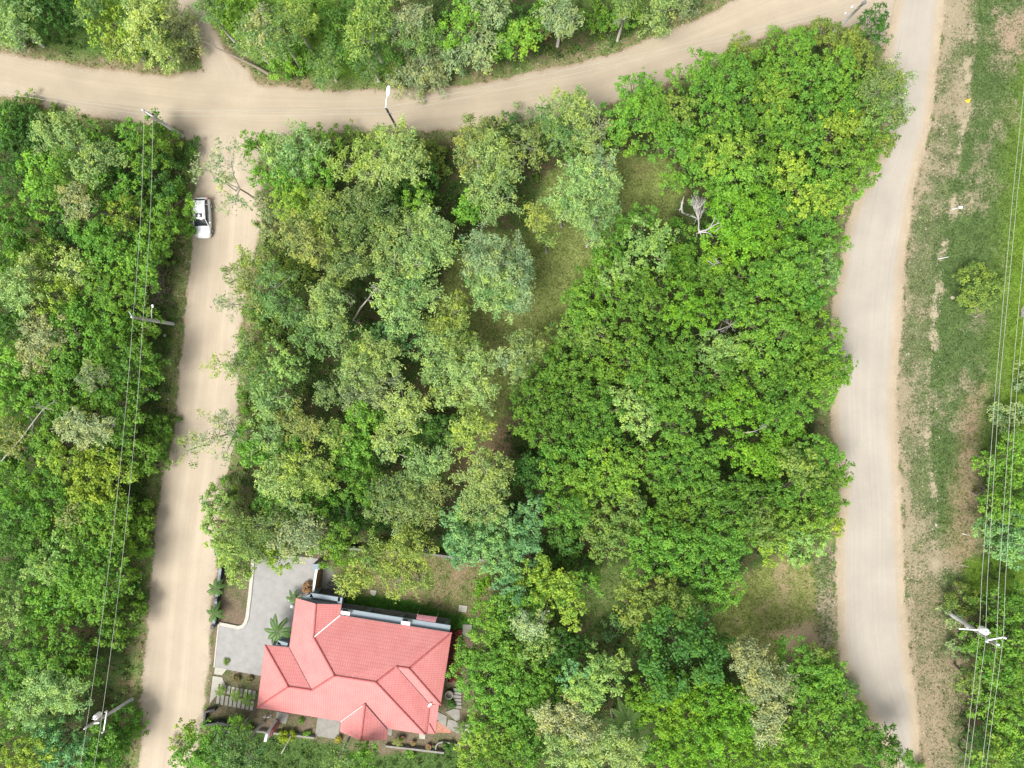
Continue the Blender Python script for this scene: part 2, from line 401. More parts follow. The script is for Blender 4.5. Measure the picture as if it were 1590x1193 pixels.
def ground_fields(x, y):
    n = x.size
    nz = fnoise(x, y, 2.2, 3); nf = fnoise(x, y, .9, 31, 3); nb = fnoise(x, y, 8, 17)
    soil = np.empty((n, 3)); soil[:] = (.075, .052, .034)
    plant = np.empty((n, 3)); plant[:] = (.035, .075, .016)
    veg = .55 + nz * .5
    def put(P, s=None, p=None, v=None, f=.5, w=1.0):
        nonlocal soil, plant, veg
        d = sdist(x, y, P) + nf * 1.1
        k = sstep(-f, f, d) * w
        if s is not None: soil = soil * (1-k[:,None]) + np.array(s) * k[:,None]
        if p is not None: plant = plant * (1-k[:,None]) + np.array(p) * k[:,None]
        if v is not None: veg = veg * (1-k) + v * k
        return k
    # bright grass beyond the upper road
    put(pw([(-80,90),(0,70),(150,90),(290,110),(260,0),(200,-60),(-80,-60)]), p=(.075,.14,.03), v=.75+nz*.3, f=1)
    put(pw([(330,20),(360,90),(480,130),(640,130),(600,60),(560,-60),(320,-60)]), p=(.11,.20,.03), v=.9+nz*.3, f=1)
    put(pw([(880,40),(1120,-10),(1120,-60),(860,-60)]), p=(.08,.12,.03), v=.8, f=1)
    # verges
    dr = np.full(n, -1e9)
    roads = [(R_UP, C_UP), (R_LF, C_LF), (R_TR, C_TR), (R_RT, C_RT)]
    sd_ = [sdist(x, y, R) for R, _ in roads]
    dr = np.max(sd_, axis=0)
    k = sstep(-2.3, -.5, dr + nf * 1.6)[:,None]
    soil = soil*(1-k) + np.array((.235,.175,.115))*k; plant = plant*(1-k) + np.array((.120,.170,.050))*k
    veg = veg*(1-k[:,0]) + (.58 + nz*.7)*k[:,0]
    # field on the right
    de = seg_dist(x, y, pw(RT_R))
    vf = np.interp(de, [0,.5,1.0,2.6,3.6,4.6,30], [.22,.48,.64,.66,.80,.92,.96]) + nz*1.0 + nb*1.0 - .15
    put(Z_FIELD, s=(.245,.210,.140), p=(.068,.108,.034), v=vf, f=.5)
    kO = (sstep(4.5, 2.0, de)*sstep(-.3,.3,sdist(x,y,Z_FIELD)))[:,None]; plant = plant*(1-kO) + np.array((.105,.130,.055))*kO
    dE = seg_dist(x, y, P_ERODE); kE = sstep(.7, .1, dE + nz*1.2 + nf*1.6) * sstep(-.25, .2, nf + nb*.6) * (inside(x, y, Z_FIELD))
    veg = veg - kE*.55; soil = soil*(1-kE[:,None]) + np.array((.31,.275,.19))*kE[:,None]
    put(Z_DRY, s=(.235,.180,.115), p=(.13,.14,.055), v=.36+nz*.5, f=1.2)
    put(Z_LIME, p=(.095,.165,.016), v=.98+nz*.5, f=3.0)
    put(pw([(1500,870),(1600,860),(1600,935),(1500,930)]), p=(.095,.165,.02), v=1.1, f=.8)
    put(pw([(1545,20),(1600,20),(1590,90),(1550,80)]), s=(.26,.20,.14), v=.3, f=1.2)
    put(pw([(1415,900),(1500,900),(1500,1330),(1430,1330)]), s=(.235,.190,.125), v=np.interp(de, [0,.8,2.5,4.5,7,30], [.1,.35,.42,.55,.30,.25]) + nz*.5, f=1.0)
    # clearings
    put(Z_CLEAR, s=(.20,.155,.085), p=(.150,.185,.055), v=.80+nz*.6+nb*.4, f=.6)
    put(pw([(690,690),(790,650),(800,740),(700,760)]), s=(.17,.115,.075), v=.4, f=.8)
    put(Z_LRC, s=(.28,.22,.13), p=(.150,.180,.050), v=.62+nz*.7+nb*.5, f=.9)
    put(pw([(1200,985),(1260,965),(1280,990),(1230,1010)]), s=(.34,.265,.165), v=.2, f=1.0)
    put(pw([(1262,850),(1296,845),(1299,1000),(1275,1010)]), s=(.27,.23,.16), p=(.075,.12,.035), v=.45+nz*.6, f=.5)
    put(Z_MID, s=(.23,.175,.11), p=(.085,.13,.035), v=.72+nz*.7, f=.8)
    put(Z_SOUTH, s=(.10,.07,.045), p=(.065,.115,.03), v=.9, f=.8)
    put(Z_HOME, s=(.165,.125,.09), p=(.08,.12,.035), v=.40+nz*.5, f=.4)
    put(Z_YARD, s=(.215,.16,.10), p=(.10,.135,.038), v=.52+nz*.5+nb*.3, f=.4)
    put(pw([(505,925),(600,925),(740,960),(740,985),(700,985),(530,945)]), p=(.042,.115,.016), v=.95+nz*.4, f=.5)  # greener lawn strip behind the house, its cast shadow put into the colour
    # road surfaces
    cols = [(.345,.290,.218), (.395,.332,.255), (.335,.285,.220), (.334,.304,.260)]
    rid = np.argmax(sd_, axis=0); tl = np.zeros(n); ta = np.zeros(n)
    edge = nf * .55 + nz * .5
    kk = sstep(-.28, .28, dr + edge)
    rc = np.empty((n,3)); ws = []
    for i, (R, Cc) in enumerate(roads):
        d, a, s = seg_dist(x, y, Cc, along=True)
        ws.append(sstep(-1.2, 1.2, sd_[i] + nz))
        m = rid == i
        tl = np.where(m, d*s, tl); ta = np.where(m, a + i*400, ta)
        if i == 1:
            cols[1] = np.array(cols[1])
    wsum = np.sum(ws, axis=0) + 1e-6
    rc = sum(w[:,None]*np.array(c) for w, c in zip(ws, cols)) / wsum[:,None]
    rc = np.where((wsum < .05)[:,None], np.array(cols)[rid], rc)
    rc = rc * (1 + .10*nb[:,None])
    for lane in (-.95, .95):                      # packed wheel lines
        bw = np.exp(-((tl - lane - .25*nb)/.26)**2) * ((rid == 1)*.075 + (rid == 0)*.035 + (rid == 2)*.04)
        rc = rc * (1 + bw[:,None])
    rc = rc * (1 - .03*np.exp(-(tl/.35)**2)*((rid == 1)|(rid == 0)))[:,None]
    # tan graded edge bands of the pale right road
    m3 = (rid == 3)
    dl = sd_[3]; bandL = sstep(1.5, .5, dl + nz*.5)[:,None] * m3[:,None]
    rc = rc*(1-bandL) + np.array((.345,.285,.205))*bandL
    k = kk[:,None]
    soil = soil*(1-k) + rc*k; veg = veg*(1-kk) - .25*kk
    # sprinkled weeds and clods along the inner edge of the left road
    e = ((rid == 1) | (rid == 3)) & (dr > -.2)
    wd = sstep(1.3, .2, dr + nf*1.2) * e
    veg = veg + wd * .30
    soil = soil * (1 - .10*(wd*(nf > .05))[:,None])
    trk = np.stack([tl, ta, kk * sstep(-.1, .7, dr)], 1)
    return soil, plant, veg, trk, dr, rid

GX0, GX1, GY0, GY1, GS = -74.0, 74.0, -58.0, 58.0, .25
gx = np.arange(GX0, GX1 + 1e-6, GS); gy = np.arange(GY0, GY1 + 1e-6, GS)
NX, NY = len(gx), len(gy)
XX, YY = np.meshgrid(gx, gy); xf = XX.ravel(); yf = YY.ravel()
soil, plant, veg, trk, dr, rid = ground_fields(xf, yf)
home = sstep(-1.5, .5, sdist(xf, yf, Z_HOME))
border = sstep(0, 3, np.minimum(np.minimum(xf-GX0, GX1-xf), np.minimum(yf-GY0, GY1-yf)))
zg = fnoise(xf, yf, 3.0, 55) * .30 * sstep(.3, -2.0, dr) * (1-home) * border + fnoise(xf, yf, 1.1, 66, 3)*.05*border*(1-home)*sstep(.5,-.5,dr)
GZ = zg.reshape(NY, NX)
def gz(x, y):
    j = int(round((x-GX0)/GS)); i = int(round((y-GY0)/GS))
    return float(GZ[i, j]) if 0 <= i < NY and 0 <= j < NX else 0.0
def gidx(x, y):
    j = np.clip(np.round((x-GX0)/GS).astype(int), 0, NX-1); i = np.clip(np.round((y-GY0)/GS).astype(int), 0, NY-1)
    return i*NX + j
def set_attr(me, name, typ, dom, arr):
    a = me.attributes.new(name, typ, dom)
    a.data.foreach_set({'FLOAT': 'value', 'FLOAT_VECTOR': 'vector', 'FLOAT_COLOR': 'color'}[typ], np.ascontiguousarray(arr, dtype=np.float32).ravel())
def raw_mesh(name, verts, faces, m=None):
    """faces: (n, 4) array"""
    me = bpy.data.meshes.new(name); nv, nf = len(verts), len(faces); k = faces.shape[1]
    me.vertices.add(nv); me.vertices.foreach_set('co', np.ascontiguousarray(verts, dtype=np.float32).ravel())
    me.loops.add(nf*k); me.loops.foreach_set('vertex_index', np.ascontiguousarray(faces, dtype=np.int32).ravel())
    me.polygons.add(nf); me.polygons.foreach_set('loop_start', np.arange(0, nf*k, k, dtype=np.int32))
    me.polygons.foreach_set('loop_total', np.full(nf, k, dtype=np.int32))
    if m: me.materials.append(m)
    me.update(calc_edges=True)
    return me
def ground_piece(name, mask, label, cat):
    ii, jj = np.nonzero(mask)
    a = ii*NX + jj; q = np.stack([a, a+1, a+1+NX, a+NX], 1)
    u, inv = np.unique(q, return_inverse=True); f = inv.reshape(-1, 4)
    v = np.stack([xf[u], yf[u], zg[u]], 1)
    me = raw_mesh(name, v, f, M['ground'])
    me.polygons.foreach_set('use_smooth', np.ones(len(f), bool))
    one = np.ones((len(u), 1))
    set_attr(me, 'soil', 'FLOAT_COLOR', 'POINT', np.hstack([soil[u], one]))
    set_attr(me, 'plant', 'FLOAT_COLOR', 'POINT', np.hstack([plant[u], one]))
    set_attr(me, 'veg', 'FLOAT', 'POINT', veg[u]); set_attr(me, 'track', 'FLOAT_VECTOR', 'POINT', trk[u])
    o = link(bpy.data.objects.new(name, me)); return tag(o, label, cat, kind='structure')
cd = dr.reshape(NY, NX); cr_ = rid.reshape(NY, NX)
cc = (cd[:-1,:-1] + cd[1:,:-1] + cd[:-1,1:] + cd[1:,1:]) / 4 > 0
ci = cr_[:-1,:-1]
ground_piece('ground', ~cc, 'ground of grass, bare earth and leaf litter around the roads', 'ground')
for i, (nm, lb) in enumerate([('upper_road', 'tan dirt road curving across the top of the photo'),
                              ('left_road', 'tan dirt road running down past the white car and the house'),
                              ('side_track', 'narrow dirt track leaving the junction at the top left'),
                              ('right_road', 'pale wide gravel road running down the right of the photo')]):
    ground_piece(nm, cc & (ci == i), lb, 'road')
# the land further out, joined edge to edge with the detailed sheet
mb = MB(); E = 900
for a, b, c_, d in (((-E,-E),(E,-E),(GX1,GY0),(GX0,GY0)), ((E,-E),(E,E),(GX1,GY1),(GX1,GY0)),
                    ((E,E),(-E,E),(GX0,GY1),(GX1,GY1)), ((-E,E),(-E,-E),(GX0,GY0),(GX0,GY1))):
    mb.poly([(p[0], p[1], 0) for p in (a, b, c_, d)])
o = mb.build('far_ground', M['ground'])
nvv = len(o.data.vertices)
set_attr(o.data, 'soil', 'FLOAT_COLOR', 'POINT', np.tile((.075,.052,.034,1), (nvv,1)))
set_attr(o.data, 'plant', 'FLOAT_COLOR', 'POINT', np.tile((.035,.075,.016,1), (nvv,1)))
set_attr(o.data, 'veg', 'FLOAT', 'POINT', np.full(nvv, .9)); set_attr(o.data, 'track', 'FLOAT_VECTOR', 'POINT', np.zeros((nvv,3)))
tag(o, 'wooded land around the photographed roads', 'ground', kind='structure')

# ------------------------------------------------------------------ leaves
def unit(v): return v / np.maximum(np.linalg.norm(v, axis=1, keepdims=True), 1e-9)
def leaves(P, N, L, Wd, fold=.18, r=rng):
    """diamond leaves at P, facing N, length L, width Wd -> verts, faces"""
    n = len(P); N = unit(N)
    t = unit(np.cross(N, r.normal(size=(n,3)))); b = np.cross(N, t)
    L = np.asarray(L).reshape(-1,1) * .5; Wd = np.asarray(Wd).reshape(-1,1) * .5
    v = np.stack([P - t*L, P + b*Wd + N*Wd*fold, P + t*L - N*L*.15, P - b*Wd + N*Wd*fold], 1).reshape(-1,3)
    return v, np.arange(n*4).reshape(-1,4)
def sphere_dirs(n, r=rng, up=-.2):
    d = unit(r.normal(size=(n*3,3))); d = d[d[:,2] > up][:n]
    while len(d) < n: d = np.vstack([d, d])[:n]
    return d
def broad_lobe(c, R, r, dens=1.0, flat=.62, tuft=.42, lf=.27):
    nt = max(6, int(1.30 / tuft**2 * R*R * dens)); d = sphere_dirs(nt, r, -.15)
    ph = r.random(3)*6.28; az = np.arctan2(d[:,1:2], d[:,0:1])
    lob = 1 + .12*np.sin(az*3+ph[0]) + .10*np.sin(az*5+ph[1]) + .10*np.sin(d[:,2:3]*7+az*2+ph[2])
    rad = R * (.62 + .38 * r.random((nt,1))**.7) * lob
    T = c + d * rad * np.array([1,1,flat]); T[:,2] += r.normal(size=nt) * .22
    P=[];N=[];tone=[]
    rt = tuft * (.6 + .9*r.random(nt)); tt = np.clip(r.normal(.5,.20,nt),0,1)
    nl = np.maximum(7, (21 * (rt/.30)**2 * (.23/lf)**1.3)).astype(int)
    k = np.repeat(np.arange(nt), nl); m = len(k)
    dd = unit(r.normal(size=(m,3)) + d[k]*.45 + np.array([0,0,.6]))
    P.append(T[k] + dd * rt[k][:,None] * (.30 + .95*r.random((m,1))) * np.array([1,1,.8]))
    N.append(dd*.6 + np.array([0,0,.75]) + r.normal(size=(m,3))*.5); tone.append(np.clip(tt[k] + r.normal(size=m)*.2, 0, 1))
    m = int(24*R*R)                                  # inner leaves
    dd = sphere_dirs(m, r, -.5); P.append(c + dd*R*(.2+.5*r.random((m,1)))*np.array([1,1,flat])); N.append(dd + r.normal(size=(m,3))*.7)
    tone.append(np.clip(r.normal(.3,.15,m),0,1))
    P = np.vstack(P); N = np.vstack(N); tone = np.concatenate(tone)
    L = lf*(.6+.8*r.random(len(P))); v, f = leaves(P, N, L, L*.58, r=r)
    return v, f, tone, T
def feather_lobe(c, R, r, dens=1.0, flat=.7):
    nt = max(8, int(9.5*R*R*dens)); d = sphere_dirs(nt, r, -.3)
    rad = R*(.45+.55*r.random((nt,1))**.7)*(1+.2*np.sin(np.arctan2(d[:,1:2], d[:,0:1])*4 + r.random()*6))
    T = c + d*rad*np.array([1,1,flat]); P=[];N=[];tone=[]
    tt = np.clip(r.normal(.5,.2,nt),0,1)
    for k in range(nt):
        m = int(41*(.6+.8*r.random())*(.55+.45*dens)); s = r.random((m,1))
        out = unit((d[k]*np.array([1,1,.3]) + r.normal(size=3)*.35)[None])[0]
        ln = .55*(.7+.7*r.random())
        ax = out*ln; drop = np.array([0,0,-.28])*ln
        spread = .05 + .21*np.sin(np.pi*np.clip(s*.85+.1,0,1))
        P.append(T[k] + ax*(s-.35) + drop*s*s + r.normal(size=(m,3))*spread*np.array([1,1,.7]))
        N.append(r.normal(size=(m,3))*.6 + np.array([0,0,.8]) + d[k]*.4); tone.append(np.clip(tt[k]+r.normal(size=m)*.2,0,1))
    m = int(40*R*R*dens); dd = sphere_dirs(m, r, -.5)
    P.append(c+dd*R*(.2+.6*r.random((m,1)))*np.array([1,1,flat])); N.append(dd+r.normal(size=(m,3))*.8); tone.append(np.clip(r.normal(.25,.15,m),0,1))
    P = np.vstack(P); N = np.vstack(N); tone = np.concatenate(tone)
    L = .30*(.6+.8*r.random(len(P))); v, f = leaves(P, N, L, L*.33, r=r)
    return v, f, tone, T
def dome_lobe(c, R, r):
    return broad_lobe(c, R, r, 1.5, .75, .30, .20)

